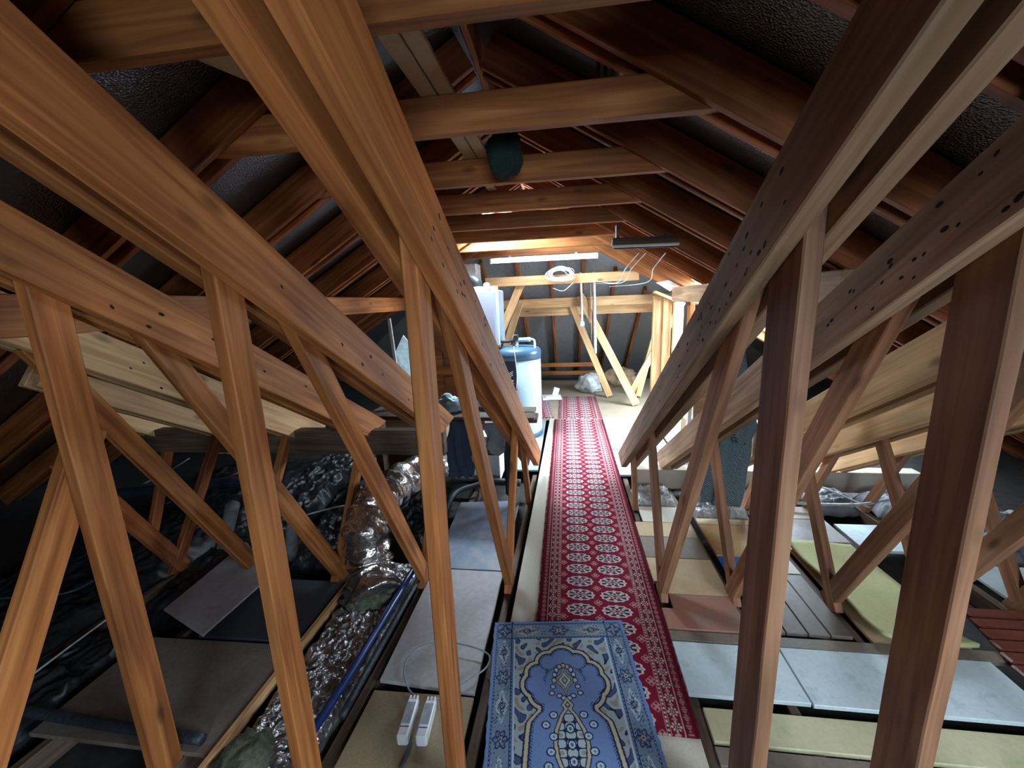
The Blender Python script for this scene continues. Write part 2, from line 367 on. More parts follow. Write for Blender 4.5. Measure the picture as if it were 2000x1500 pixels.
M['bag_grey'] = plain('grey_plastic_sack', (0.45, 0.45, 0.44), 0.35, 0, 8, 0.25, 0.5)
M['net'] = knit('dark_green_netting', (0.004, 0.012, 0.010), (0.02, 0.06, 0.045), 120)
M['carton'] = plain('brown_carton', (0.36, 0.24, 0.14), 0.8, 0, 30, 0.1)
M['tubelight'] = plain('fluorescent_tube', (0.85, 0.87, 0.9), 0.25)
_b = M['tubelight'].node_tree.nodes['Principled BSDF']; _b.inputs['Emission Color'].default_value = (0.8, 0.92, 1.0, 1); _b.inputs['Emission Strength'].default_value = 2.5
M['rug'] = vcol('red_runner_pile'); M['matpile'] = vcol('blue_mat_pile')
M['wool'] = plain('yellow_green_mineral_wool', (0.095, 0.105, 0.075), 0.95, 0, 40, 0.4, 0.8)
M['greywool'] = plain('grey_mineral_wool', (0.24, 0.24, 0.26), 0.95, 0, 10, 0.35, 0.8)
M['copper'] = plain('old_copper', (0.35, 0.2, 0.12), 0.4, 0.8)
gm, gt, gb = mat_new('window_glass'); M['glass'] = gm
tr = N(gt, 'ShaderNodeBsdfTransparent'); mx = N(gt, 'ShaderNodeMixShader'); gl = N(gt, 'ShaderNodeBsdfGlossy'); gl.inputs['Roughness'].default_value = 0.03
mx.inputs[0].default_value = 0.06; gt.links.new(tr.outputs[0], mx.inputs[1]); gt.links.new(gl.outputs[0], mx.inputs[2]); gt.links.new(mx.outputs[0], gt.nodes['Material Output'].inputs[0])

# ------------------------------------------------------------------ room shell
def grid_plane(name, fz, xs, ys, holes, mat, thick, up):
    """sheet over the plan grid xs * ys at height fz(x, y), skipping hole cells, with thickness upwards"""
    bm = bmesh.new(); top = {}; bot = {}
    for i, x in enumerate(xs):
        for j, y in enumerate(ys):
            bot[i, j] = bm.verts.new((x, y, fz(x, y))); top[i, j] = bm.verts.new((x, y, fz(x, y) + thick))
    cells = set()
    for i in range(len(xs) - 1):
        for j in range(len(ys) - 1):
            xm, ym = (xs[i] + xs[i + 1]) / 2, (ys[j] + ys[j + 1]) / 2
            if not any(h[0] < xm < h[1] and h[2] < ym < h[3] for h in holes): cells.add((i, j))
    for (i, j) in cells:
        bm.faces.new((bot[i, j], bot[i, j + 1], bot[i + 1, j + 1], bot[i + 1, j]))
        bm.faces.new((top[i, j], top[i + 1, j], top[i + 1, j + 1], top[i, j + 1]))
        for (di, dj, a, b) in ((-1, 0, (i, j), (i, j + 1)), (1, 0, (i + 1, j), (i + 1, j + 1)), (0, -1, (i, j), (i + 1, j)), (0, 1, (i, j + 1), (i + 1, j + 1))):
            if (i + di, j + dj) not in cells: bm.faces.new((bot[a], bot[b], top[b], top[a]))
    bmesh.ops.delete(bm, geom=[v for v in bm.verts if not v.link_faces], context='VERTS')
    o = from_bm(name, bm, mat); tag(o, kind='structure'); return o
FLOORZ = -0.16
fl = box('floor', -6.0, 5.2, YB, YF, FLOORZ - 0.1, FLOORZ, M['subfloor'], bev=0); tag(fl, kind='structure')
zf = lambda x, y: zin(x) + FO
ceil_l = grid_plane('ceiling_left', zf, [-6.0, WIN_L[0][0], WIN_L[0][1], RX], [YB, WIN_L[0][2], WIN_L[0][3], YF], WIN_L, M['foil_roof'], 0.06, 1)
xs = sorted({RX, 5.2, *[w[0] for w in WIN], *[w[1] for w in WIN]}); ys = sorted({YB, YF, *[w[2] for w in WIN], *[w[3] for w in WIN]})
ceil_r = grid_plane('ceiling_right', zf, xs, ys, WIN, M['foil_roof'], 0.06, 1)
HB, HS = 9.45, 0.8                                            # hip: foot line and slope
zh = lambda x, y: (HB - y) * HS - 0.1
ceil_h = grid_plane('ceiling_hip', lambda x, y: zh(x, y) + 0.10, [-6.0, 5.2], [5.55, YF], [], M['foil_hip'], 0.06, 1)
bm = bmesh.new()
gx = [-6.0, GABLE[0], GABLE[1], 5.2]; gz = [FLOORZ, GABLE[2], GABLE[3], 3.15]
for i in range(3):
    for k in range(3):
        if (i, k) == (1, 1): continue
        bmesh.ops.create_cube(bm, size=1, matrix=Matrix.Translation(((gx[i] + gx[i + 1]) / 2, YB - 0.06, (gz[k] + gz[k + 1]) / 2)) @ Matrix.Diagonal((gx[i + 1] - gx[i], 0.12, gz[k + 1] - gz[k], 1)))
wb = from_bm('wall_back', bm, M['render']); tag(wb, kind='structure')
def window_unit(idx, label, pts, up):
    """frame bars round four corner points and a thin pane between them"""
    c = sum(pts, Vector()) / 4; w = bpy.data.objects.new('window_%d' % idx, None); COL.objects.link(w); w.location = c
    tag(w, label, kind='structure')
    for i in range(4): timber('frame_bar', pts[i], pts[(i + 1) % 4], 0.06, 0.16, M['white'], w, up=up)
    bm = bmesh.new(); n = Vector(up).normalized() * 0.006
    v = [bm.verts.new(p_ - c) for p_ in pts] + [bm.verts.new(p_ - c + n) for p_ in pts]
    for f in ((0, 1, 2, 3), (7, 6, 5, 4), (0, 1, 5, 4), (1, 2, 6, 5), (2, 3, 7, 6), (3, 0, 4, 7)): bm.faces.new([v[i] for i in f])
    from_bm('pane', bm, M['glass'], w, c)
def slope_pts(h): return [Vector((x, y, zin(x) + FO + .01)) for (x, y) in ((h[0], h[2]), (h[1], h[2]), (h[1], h[3]), (h[0], h[3]))]
window_unit(1, 'white framed roof window in the right slope beyond the truss feet', slope_pts(WIN[0]), -SLOPE_N_R)
window_unit(2, 'white framed roof window in the right slope behind the viewer', slope_pts(WIN[1]), -SLOPE_N_R)
window_unit(3, 'white framed roof window high in the left slope above the water tank', slope_pts(WIN_L[0]), -SLOPE_N_L)
window_unit(4, 'white framed gable window in the wall behind the viewer', [Vector((x, YB - 0.05, z)) for (x, z) in ((GABLE[0], GABLE[2]), (GABLE[1], GABLE[2]), (GABLE[1], GABLE[3]), (GABLE[0], GABLE[3]))], Vector((0, -1, 0)))

# ------------------------------------------------------------------ rafter frames of the main roof
FRAMES = [-2.3, -1.65, -0.98, -0.32, 0.34, 1.0, 1.606, 2.28, 2.945, 3.62, 4.34, 5.12, 5.85]
ORD = ['', '', '', '', '', 'first', 'second', 'third', 'fourth', 'fifth', 'sixth', 'seventh', 'eighth']
def rafter_frame(k, y):
    if k < 5: lab = ['rafter frame behind the viewer, furthest back', 'rafter frame behind the viewer, second furthest back', 'rafter frame behind the viewer, third furthest back', 'rafter frame just behind the viewer', 'rafter frame right above the viewer'][k]
    elif k == 12: lab = 'farthest rafter frame, its tie just above the white fluorescent fitting'
    else: lab = ORD[k] + ' dark brown rafter frame with flat tie, counted from the viewer'
    t = empty('rafter_frame', (RX, y, 2.3), lab, 'rafters', 'rafter frames under the foil roof')
    bx = 0.90
    timber('collar_tie', (RX - bx - 0.16, y, 2.3625), (RX + bx + 0.16, y, 2.3625), 0.05, 0.125, M['wood'], t, k0=0.20, k1=-0.20)
    for s in (-1, 1):
        xe = RX + s * 4.85
        if s > 0 and k in (11,): xe = RX + 1.95
        for d in (-0.0445, 0.0445):
            x0 = RX + s * 0.055
            a = Vector((x0, y + d, zin(x0) + 0.098)); b_ = Vector((xe, y + d, zin(xe) + 0.098))
            timber('rafter', a, b_, 0.036, 0.165, M['wood_dark'] if k < 11 else M['wood'], t)  # farthest rafters in paler wood, the light on them put into the colour
    return t
for k, y in enumerate(FRAMES):
    rafter_frame(k, y)
rb = timber('ridge_board', (RX, YB + 0.02, ZR + 0.10), (RX, 5.95, ZR + 0.10), 0.03, 0.16, M['wood_dark'])
tag(rb, 'dark ridge board running along the top of the roof', 'ridge board')
# purlins
p = timber('purlin', (-2.13, 1.2, 1.715), (-2.13, 5.6, 1.707), 0.09, 0.165, M['wood']); tag(p, 'brown purlin carrying the rafters on the left slope', 'purlin')
p = timber('purlin', (1.30, 2.1, 1.70), (1.30, 5.15, 1.70), 0.10, 0.165, M['wood_grey']); tag(p, 'weathered grey purlin carrying the rafters on the right slope', 'purlin')

# ------------------------------------------------------------------ trusses beside the walkway
TH, Z0, CD, PT, WT = 0.632, 2.65, 0.175, 0.050, 0.044          # chord fall, chord height at Y=0, depth, ply, web thickness
COSA = 1 / math.sqrt(1 + TH * TH)
def nail_holes(parent_chord, L, side, spans, w):
    """clusters of dark oval nail holes standing on the broad face of a chord"""
    bm = bmesh.new()
    for (a, b, n) in spans:
        for i in range(n):
            x = a + (b - a) * random.random() - L / 2; z = random.uniform(-0.065, 0.065); r = random.uniform(0.0035, 0.0065)
            an = random.uniform(-0.5, 0.2); vs = []
            for k in range(8):
                q = 2 * math.pi * k / 8; dx, dz = r * 1.9 * math.cos(q), r * math.sin(q)
                vs.append(bm.verts.new((x + dx * math.cos(an) - dz * math.sin(an), side * (w / 2 + 0.0006), z + dx * math.sin(an) + dz * math.cos(an))))
            bm.faces.new(vs)
    me = bpy.data.meshes.new('nail_holes'); bm.to_mesh(me); bm.free(); me.materials.append(M['dark'])
    o = bpy.data.objects.new('nail_holes', me); COL.objects.link(o); o.parent = parent_chord; o['kind'] = 'stuff'
    o['label'] = 'dark nail holes'
def truss(cx, sx, y0, y1, mat, label, webs, nails=None, webmat=None, level=0.0, bottom=True, pd=0.095):
    """cx + sx*y: plan line of the truss; y0..y1: chord; webs: list of (name, ya, za, yb, zb, depth)"""
    X = lambda y: cx + sx * y
    t = empty('roof_truss', (X(2.0), 2.0, -0.12), label, 'roof truss', 'sloping trusses either side of the walkway')
    zc = lambda y: Z0 - TH * y - CD / 2 / COSA
    webmat = webmat or mat
    side = Vector((1, -sx, 0)).normalized()
    for s in (-1, 1):
        off = side * (s * (WT / 2 + PT / 2))
        a = Vector((X(y0), y0, zc(y0))) + off; b = Vector((X(y1), y1, zc(y1))) + off
        ch = timber('top_chord', a, b, PT, CD, mat, t, k1=level, seg=10, wob=0.0025)
        vis = (1 if cx < 0 else -1)
        if nails and s == vis:
            L = (b - a).length
            nail_holes(ch, L, 1 if cx < 0 else 1, nails, PT) if False else nail_holes(ch, L, -vis, nails, PT)
    for (nm, ya, za, yb, zb, dp, *ofs) in webs:
        ox = ofs[0] if ofs else 0
        timber(nm, (X(ya) + ox, ya, za), (X(yb) + ox, yb, zb), WT - 0.001, dp, webmat, t, up=(0, 1, 0.001), seg=10, wob=0.003)
    if bottom:
        timber('bottom_chord', (X(0.2), 0.2, -0.105), (X(3.9), 3.9, -0.105), WT, 0.10, M['plank_dark'], t)
    return t
def zt(y): return Z0 - TH * y
POST = ('post', 1.075, -0.055, 1.075, zt(1.075) - 0.03, 0.095)
DIAG = ('brace', 1.285, 1.76, 2.235, -0.045, 0.095)
LEAN = ('strut', 2.72, 0.88, 2.16, -0.05, 0.075)
SHORT = ('strut', 2.98, 0.68, 3.33, -0.05, 0.065)
MIRR = ('brace', 0.42, -0.05, 1.02, 1.17, 0.095)
LV = 0.21
T_L1 = truss(-0.415, 0.022, 0.02, 3.72, M['wood'], 'doubled sloping truss along the left edge of the red runner', [POST, DIAG, LEAN, SHORT], [(1.2, 2.3, 26), (2.3, 3.4, 9)], level=LV)
T_L2 = truss(-1.005, 0.043, 0.10, 2.66, M['wood'], 'sloping truss second left of the runner, foil duct behind its brace', [POST, DIAG, LEAN], [(1.3, 2.6, 8)], level=LV)
T_L3 = truss(-1.64, 0.066, 0.75, 2.75, M['wood'], 'sloping truss third left of the runner, knotty blotched post', [('post', 1.075, -0.055, 1.075, zt(1.075) - 0.03, 0.10), DIAG, LEAN, ('brace', 0.45, -0.05, 1.13, 1.33, 0.095, -0.046)], [(0.4, 1.6, 7)], level=LV)
T_L4 = truss(-2.30, 0.09, 1.02, 2.95, M['wood_pale_lit'], 'sloping truss fourth left of the runner, pale nail-marked chord', [('brace', 1.40, 1.60, 2.235, -0.045, 0.095), LEAN], [(0.4, 1.2, 10)], webmat=M['wood'])
T_L5 = truss(-2.88, 0.09, 1.75, 3.1, M['wood_pale_lit'], 'sloping truss fifth left of the runner, low in the dark eaves', [('brace', 1.75, 0.95, 2.235, -0.045, 0.095), LEAN], None, webmat=M['wood_dark'])
T_L6 = truss(-3.45, 0.08, 2.2, 3.3, M['wood_pale_lit'], 'sloping truss sixth and farthest left of the runner', [('strut', 2.80, 0.7, 2.5, -0.05, 0.075)], None, webmat=M['wood_dark'])
RP = ('post', 1.075, -0.055, 1.075, zt(1.075) - 0.03, 0.145)
T_R1 = truss(0.525, 0.010, 0.02, 3.73, M['wood_grey'], 'doubled sloping truss along the right edge of the red runner', [RP, DIAG, LEAN, ('strut', 3.40, 0.42, 3.22, -0.05, 0.06)], [(1.15, 2.1, 34), (2.1, 3.6, 8)], level=LV, webmat=M['wood_pink'])
T_R2 = truss(0.965, -0.012, 0.10, 3.78, M['wood_grey'], 'sloping truss second right of the runner, peppered with nail holes', [RP, DIAG, LEAN], [(0.7, 2.0, 40)], level=LV, webmat=M['wood_pink'])
T_R3 = truss(1.46, 0.0, 1.15, 3.80, M['wood_pale_lit'], 'sloping truss third right of the runner, over the green foam sheet', [DIAG, LEAN, SHORT], [(1.6, 2.4, 4)], level=LV, webmat=M['wood_pink'])
T_R4 = truss(1.97, -0.02, 1.62, 3.82, M['wood_pale_lit'], 'sloping truss fourth right of the runner, over the maroon slats', [('brace', 1.62, 1.12, 2.235, -0.045, 0.095), LEAN, SHORT], None, level=LV, webmat=M['wood_pink'])
T_R5 = truss(2.42, -0.02, 2.05, 3.84, M['wood_pale_lit'], 'sloping truss fifth and farthest right of the runner', [('brace', 2.05, 0.35, 2.235, -0.045, 0.095), LEAN, SHORT], None, level=LV, webmat=M['wood_pink'])

# plate that carries the chord feet on the right, and trimmer under the cut chords on the left
p = timber('wall_plate', (0.62, 3.72, 0.03), (3.0, 3.72, 0.03), 0.12, 0.19, M['cream']); tag(p, 'pale timber plate under the truss feet right of the runner', 'beam')
p = timber('trimmer_beam', (-3.4, 2.68, 0.735), (-0.86, 2.68, 0.735), 0.08, 0.18, M['plank_dark']); tag(p, 'dark trimmer beam under the cut truss ends on the left', 'beam')

# ------------------------------------------------------------------ floor sheets
def sheet(name, pts, z1, th, mat, label, cat='board', group=None):
    o = slab(name, pts, z1 - th, z1, mat); return tag(o, label, cat, group)
def rect(x0, x1, y0, y1): return [(x0, y0), (x1, y0), (x1, y1), (x0, y1)]
sheet('walkway_board', [(-0.345, 0.3), (0.505, 0.3), (0.505, 5.745), (-0.245, 5.745)], -0.006, 0.030, M['cream'], 'long cream chipboard walkway under the red runner')
j = timber('joist', (0.1, 0.3, -0.1), (0.1, 5.9, -0.1), 0.3, 0.12, M['wood_grey']); tag(j, 'timber bearer hidden below the cream walkway board', 'joist')
ZS = -0.020
# right of the walkway, bay by bay
sheet('laminate_board', rect(0.516, 1.015, 1.565, 1.85), ZS, .02, M['whiteboard'], 'white laminate board beside the near end of the runner')
sheet('laminate_board', rect(1.022, 1.93, 1.56, 1.855), ZS, .02, M['whiteboard'], 'white green-stained laminate board, the wider one further right')
sheet('batten', rect(0.516, 2.15, 1.862, 1.925), ZS - .004, .025, M['groove'], 'grey-brown batten behind the white laminate boards')
sheet('laminate_board', rect(0.565, 2.1, 1.385, 1.525), ZS - .02, .02, M['yellowboard'], 'yellowed board in front of the white laminate boards')
sheet('batten', rect(0.56, 2.1, 1.30, 1.37), ZS - .024, .02, M['groove'], 'grey-brown batten in front of the yellowed board')
sheet('laminate_board', rect(0.60, 2.1, 1.135, 1.285), ZS - .02, .02, M['whiteboard'], 'pale blue-white board at the very bottom right')
sheet('hardboard_sheet', [(.516, 1.935), (.925, 1.935), (.925, 2.195), (.58, 2.195), (.58, 2.08), (.516, 2.08)], ZS, .02, M['redboard'], 'faded red board between the runner and the second truss')
sheet('plywood_sheet', [(.58, 2.2), (.925, 2.2), (.925, 2.54), (.516, 2.54), (.516, 2.3), (.58, 2.3)], ZS, .02, M['plyboard'], 'pale plywood sheet behind the faded red board')
sheet('plywood_sheet', rect(0.516, 0.92, 2.545, 2.79), ZS, .02, M['groove'], 'grey-brown sheet behind the pale plywood beside the runner')
sheet('plywood_sheet', rect(0.516, 0.92, 2.795, 2.99), ZS, .02, M['plyboard'], 'narrow tan sheet beside the runner, next before the whitish one')
sheet('laminate_board', rect(0.58, 0.92, 2.995, 3.235), ZS, .02, M['cream'], 'whitish sheet beside the runner in front of the crumpled paper')
sheet('batten', rect(0.985, 1.42, 2.985, 3.07), ZS, .02, M['plyboard'], 'tan batten behind the orange plywood sheet')
sheet('plywood_sheet', rect(0.985, 1.42, 2.60, 2.98), ZS, .02, M['orangeply'], 'orange plywood sheet between the second and third trusses')
sheet('plastic_sheet', rect(0.985, 1.20, 2.26, 2.595), ZS - .008, .012, M['bluesheet'], 'bright blue plastic sheet showing in front of the orange plywood')
sheet('laminate_board', rect(1.205, 1.425, 2.435, 2.595), ZS, .02, M['cream'], 'small pale sheet behind the grooved grey board')
g = empty('grooved_board', (1.22, 2.18, ZS - .02), 'grooved grey-brown board in front of the small pale sheet', 'board')
for i in range(4):
    box('plank', 1.0 + i * 0.105, 1.101 + i * 0.105, 1.95, 2.255 if i < 2 else 2.425, ZS - .02, ZS, M['groove_dark'], g)
sheet('laminate_board', rect(1.50, 1.93, 2.80, 3.10), ZS, .02, M['greyboard'], 'greyish board behind the green foam sheet')
sheet('laminate_board', rect(1.50, 1.93, 3.11, 3.30), ZS, .02, M['cream'], 'whitish board far right of the runner beside the foot of a strut')
sheet('laminate_board', rect(1.965, 2.36, 2.72, 3.05), ZS, .02, M['whiteboard'], 'pale blue-white board right of the greyish board')
sheet('laminate_board', rect(2.42, 3.1, 2.24, 2.6), ZS, .02, M['whiteboard'], 'pale blue-white board at the right edge behind the maroon slats')
# curled foam sheet
bm = bmesh.new(); rows = []
fx0, fx1, fy0, fy1 = 1.495, 1.90, 1.88, 2.76
for j in range(25):
    v = j / 24; y = fy0 + (fy1 - fy0) * v; r = []
    for i in range(13):
        u = i / 12; x = fx0 + (fx1 - fx0) * u
        z = 0.05 * max(0, 1 - u * 4) ** 2 * (0.6 + 0.4 * math.sin(v * 5)) + 0.05 * max(0, (1 - v * 5)) ** 2 + 0.008 * math.sin(6 * u + 5 * v) + 0.03 * max(0, v - .8) * 3 * max(0, 1 - u * 2)
        r.append((bm.verts.new((x - 1.7, y - 2.32, z + .022)), bm.verts.new((x - 1.7, y - 2.32, z))))
    rows.append(r)
for a, b in zip(rows, rows[1:]):
    for i in range(12):
        bm.faces.new((a[i][0], a[i + 1][0], b[i + 1][0], b[i][0])); bm.faces.new((a[i][1], b[i][1], b[i + 1][1], a[i + 1][1]))
for e in (rows[0], rows[-1]):
    for i in range(12): bm.faces.new((e[i][0], e[i + 1][0], e[i + 1][1], e[i][1]))
for a, b in zip(rows, rows[1:]):
    for i in (0, 12): bm.faces.new((a[i][0], b[i][0], b[i][1], a[i][1]))
o = from_bm('foam_sheet', bm, M['foam'], None, (1.7, 2.32, ZS), True); tag(o, 'pale green foam sheet with curled edges under the trusses on the right', 'foam sheet')
sheet('hardboard_sheet', rect(1.50, 1.93, 1.935, 2.79), ZS - .012, .018, M['plyboard'], 'tan board below the green foam sheet')
sl = empty('slatted_shutter', (2.2, 1.98, ZS - .02), 'maroon slatted shutter lying at the right edge', 'shutter')
for i in range(6):
    y = 1.80 + i * 0.072
    timber('slat', (1.985 + 0.02 * i, y, -0.012), (2.9, y, -0.012), 0.066, 0.022, M['maroon'], sl, bev=0.008)
timber('rail', (2.02, 1.76, -.03), (2.12, 2.2, -.03), .04, .018, M['maroon'], sl)
# crumpled paper and mineral wool on the right
quilt_r = quilt('crumpled_paper', 0.58, 0.90, 3.27, 3.60, -0.05, 0.035, 17, M['bag_grey'], 70, 70, thick=.045, smooth=False); tag(quilt_r, 'crumpled grey paper beside the runner at the truss feet', 'paper')
q = quilt('crumpled_paper', 1.0, 1.42, 3.09, 3.55, -0.05, 0.04, 16, M['bag_grey'], 80, 80, thick=.045, smooth=False); tag(q, 'crumpled grey paper below the hanging knitted jacket', 'paper')
q = quilt('insulation_batt', 1.52, 2.35, 3.32, 3.62, -0.10, 0.05, 13, M['greywool'], 110, 50, thick=.10); tag(q, 'grey insulation batt at the feet of the right trusses', 'insulation')
q = quilt('insulation_batt', 2.45, 3.3, 2.65, 3.6, -0.10, 0.06, 11, M['greywool'], 90, 90, thick=.12); tag(q, 'grey insulation batt at the far right edge in the eaves', 'insulation')
for i, pts in enumerate(([(1.56, 3.30, 0.06), (1.8, 3.25, .04), (2.2, 3.22, .05), (2.5, 3.3, .06)], [(1.75, 3.62, 0.12), (2.05, 3.45, .10), (2.3, 3.2, .04)])):
    o = tube('cable', pts, 0.012 if i == 0 else .007, M['cable'], n=10, sides=8); tag(o, ['pale grey cable looping over the insulation on the right', 'thin pale cable crossing the first one on the right insulation'][i], 'cable')
# far floor
sheet('chipboard_sheet', rect(0.512, 1.16, 3.86, 4.55), ZS, .02, M['farsheet'], 'pale sheet right of the runner just beyond the truss feet')
sheet('laminate_board', rect(0.512, 1.16, 4.56, 5.845), ZS + .004, .024, M['farsheet'], 'pale blue-white sheet right of the far runner')
sheet('chipboard_sheet', rect(0.512, 2.6, 5.86, 7.4), ZS, .02, M['fartan'], 'tan floor sheet under the far criss-cross struts')
sheet('chipboard_sheet', rect(-1.9, 0.505, 5.755, 8.8), ZS, .02, M['fartan'], 'tan floor sheet under the far runner')
sheet('chipboard_sheet', rect(0.512, 2.6, 7.41, 8.8), ZS, .02, M['fartan'], 'brown floor sheet at the foot of the hip end')
sheet('chipboard_sheet', rect(-2.2, -0.30, 3.95, 5.745), ZS - .004, .02, M['farsheet'], 'pale floor sheet under the white water tank')
ds = empty('slatted_decking', (1.7, 4.7, ZS), 'pale blue-grey slatted panel on the floor beyond the second right truss', 'decking')
for i in range(12):
    y = 3.92 + i * 0.112; box('slat', 1.18, 2.3, y, y + 0.098, ZS - .004, ZS + .02, M['farsheet'], ds)
sheet('chipboard_sheet', rect(1.17, 2.6, 5.28, 5.84), ZS, .02, M['farsheet'], 'cream floor sheet around the feet of the far posts')

# left of the walkway
sheet('laminate_board', [(-0.90, 2.325), (-0.42, 2.325), (-0.42, 3.28), (-0.93, 3.22)], ZS, .02, M['slate'], 'slate blue marbled board left of the walkway')
sheet('laminate_board', [(-0.885, 1.50), (-0.425, 1.475), (-0.42, 2.315), (-0.885, 2.315)], ZS + .001, .02, M['greyboard'], 'grey board in front of the slate blue marbled board')
sheet('hardboard_sheet', [(-0.90, 1.13), (-0.43, 1.13), (-0.425, 1.462), (-0.89, 1.455)], ZS - .006, .02, M['beige'], 'beige hardboard carrying the two white drivers')
sheet('hardboard_sheet', [(-2.28, 1.12), (-1.43, 1.12), (-1.42, 1.65), (-2.28, 1.63)], ZS, .02, M['brownboard'], 'large dark brown board left of the foil strip')
sheet('hardboard_sheet', [(-2.0, 1.66), (-1.43, 1.67), (-1.42, 2.14), (-2.0, 2.14)], ZS, .02, M['charcoal'], 'charcoal board behind the large dark brown board')
a = [FZ(322, 1200, 0.0), FZ(482, 1066, 0.0), FZ(536, 1128, 0.0), FZ(398, 1252, 0.0)]
sheet('hardboard_sheet', [(v.x, v.y) for v in a], 0.035, .012, M['greyboard'], 'grey offcut with two holes resting across the dark boards')
o = timber('batten', (-1.405, 1.06, -0.03), (-1.385, 2.2, -0.03), 0.03, 0.05, M['wood_pale_lit']); tag(o, 'pale batten along the edge of the dark boards', 'batten')
o = quilt('foil_insulation', -1.365, -1.0, 1.0, 2.46, -0.11, 0.030, 15, M['foil_quilt'], 70, 260, thick=.085, smooth=False); tag(o, 'crinkled silver foil insulation strip beside the blue pipe', 'insulation')
for i, (x0, x1, y0, y1, z, lab) in enumerate((( -1.95, -1.54, 2.3, 3.2, -.12, 'black wrinkled membrane between the third and fourth left trusses'), (-2.65, -2.14, 1.75, 4.2, -.12, 'black wrinkled membrane left of the fourth truss'), (-3.9, -2.75, 0.5, 4.4, -.12, 'black wrinkled membrane deep in the left eaves'), (-2.7, -2.35, 0.4, 1.72, -.12, 'black wrinkled membrane at the bottom left edge'), (-1.40, -1.03, 2.55, 3.25, -.12, 'black wrinkled membrane behind the foil duct'))):
    o = quilt('insulation_membrane', x0, x1, y0, y1, z, 0.045, 10, M['black_quilt'], 70, 150, thick=.09); o.rotation_euler.x = (0.26, 0.10, 0, 0, 0.12)[i]; o.location.z += (0.12, 0.08, 0, 0, 0.02)[i]; tag(o, lab, 'insulation')
o = blob('insulation_tuft', (-1.27, 1.12, -0.06), 0.10, 0.10, 0.05, M['wool'], amp=.25, sc=8); tag(o, 'greenish mineral wool tuft at the bottom of the foil strip', 'insulation')
o = blob('insulation_tuft', (-1.20, 2.02, -0.06), 0.15, 0.11, 0.075, M['wool'], amp=.25, sc=8); tag(o, 'greenish mineral wool under the mouth of the foil duct', 'insulation')
# flexible foil duct
rd = 0.135
dp = [FZ(738, 1165, 0.02) + Vector((0, 0, 0)), FY(722, 1100, 2.13), FY(716, 1035, 2.16), FY(735, 985, 2.34), FY(775, 950, 2.66), FY(825, 920, 3.1), FY(868, 915, 3.5)]
def duct_r(t, a, p):
    return rd * (1 + 0.075 * math.sin(t * 2 * math.pi * 13) + 0.10 * noise.noise(p * 7 + Vector((math.cos(a), math.sin(a), 0)) * 1.2) + 0.05 * noise.noise(p * 20 + Vector((math.cos(a), math.sin(a), 0)) * 3))
o = tube('foil_duct', dp, rd, M['foil_duct'], n=34, sides=40, rfun=duct_r); tag(o, 'shiny crumpled foil ventilation duct curving down to the floor', 'duct')
# pipes and cables on the left
def pipe(name, pts, r, mat, label, cat='pipe', n=8): return tag(tube(name, pts, r, mat, n=n, sides=10), label, cat)
pipe('water_pipe', [(-0.985, 2.26, 0.035), (-1.0, 1.9, 0.03), (-1.01, 1.5, .03), (-1.035, 1.16, .03)], 0.019, M['pipe_blue'], 'blue plastic pipe lying along the foil insulation')
pipe('lagged_pipe', [(-0.93, 2.25, 0.01), (-0.95, 1.8, 0.0), (-0.96, 1.3, 0.0)], 0.016, M['pipe_dark'], 'dark lagged pipe beside the blue one')
pipe('lagged_pipe', [(-1.35, 3.62, 0.02), (-0.9, 3.58, 0.02), (-0.44, 3.55, .02)], 0.035, M['pipe_dark'], 'black lagged pipe crossing behind the slate blue board')
pipe('lagged_pipe', [(-1.02, 3.0, -0.01), (-0.99, 3.3, 0.03), (-0.80, 3.45, .05)], 0.022, M['pipe_dark'], 'dark hose curving behind the slate blue board')
pipe('water_pipe', [(-2.5, 1.19, .004), (-2.1, 1.175, .004), (-1.8, 1.165, .004), (-1.48, 1.155, .004)], 0.022, M['pipe_dark'], 'dark blue-black pipe along the bottom left edge')
pipe('lagged_pipe', [FY(190, 970, 3.0), FY(330, 955, 3.0), FY(450, 942, 3.0), FY(530, 940, 3.05)], 0.05, plain('dark_blue_lagging', (.03, .045, .07), .4, 0, 40, .3, .3), 'dark blue lagged pipe behind the left trusses')
g1 = FY(428, 1105, 2.42); g2 = FY(455, 985, 2.42)
pipe('soil_pipe', [g1 + Vector((0, 0, -.02)), (g1 + g2) / 2, g2], 0.045, M['pipe_grey'], 'short grey soil pipe standing left of the second truss post')
g1 = FY(565, 1090, 2.5); g2 = FY(575, 1010, 2.5)
pipe('soil_pipe', [g1 + Vector((0, 0, -.1)), (g1 + g2) / 2, g2], 0.045, M['pipe_grey'], 'short grey soil pipe right of the second truss post')
pipe('cable', [FY(600, 1005, 2.6), FY(650, 992, 2.6), FY(690, 985, 2.6), FY(760, 978, 2.62)], 0.006, M['cable'], 'thin pale cable strung behind the foil duct', 'cable')
pipe('cable', [FY(280, 945, 2.9), FY(330, 920, 2.9), FY(370, 895, 2.9)], 0.006, M['cable'], 'thin pale cable under the pale truss chords on the left', 'cable')
pipe('cable', [FZ(-20, 1170, .05), FZ(120, 1160, .06), FZ(190, 1130, .05), FZ(260, 1090, .05)], 0.006, M['darkcable'], 'thin grey cable over the black membrane at the left edge', 'cable')
pipe('cable', [FZ(60, 1320, .05), FZ(140, 1260, .05), FZ(215, 1205, .05)], 0.005, M['cable'], 'thin cable along the black membrane in the lower left', 'cable')

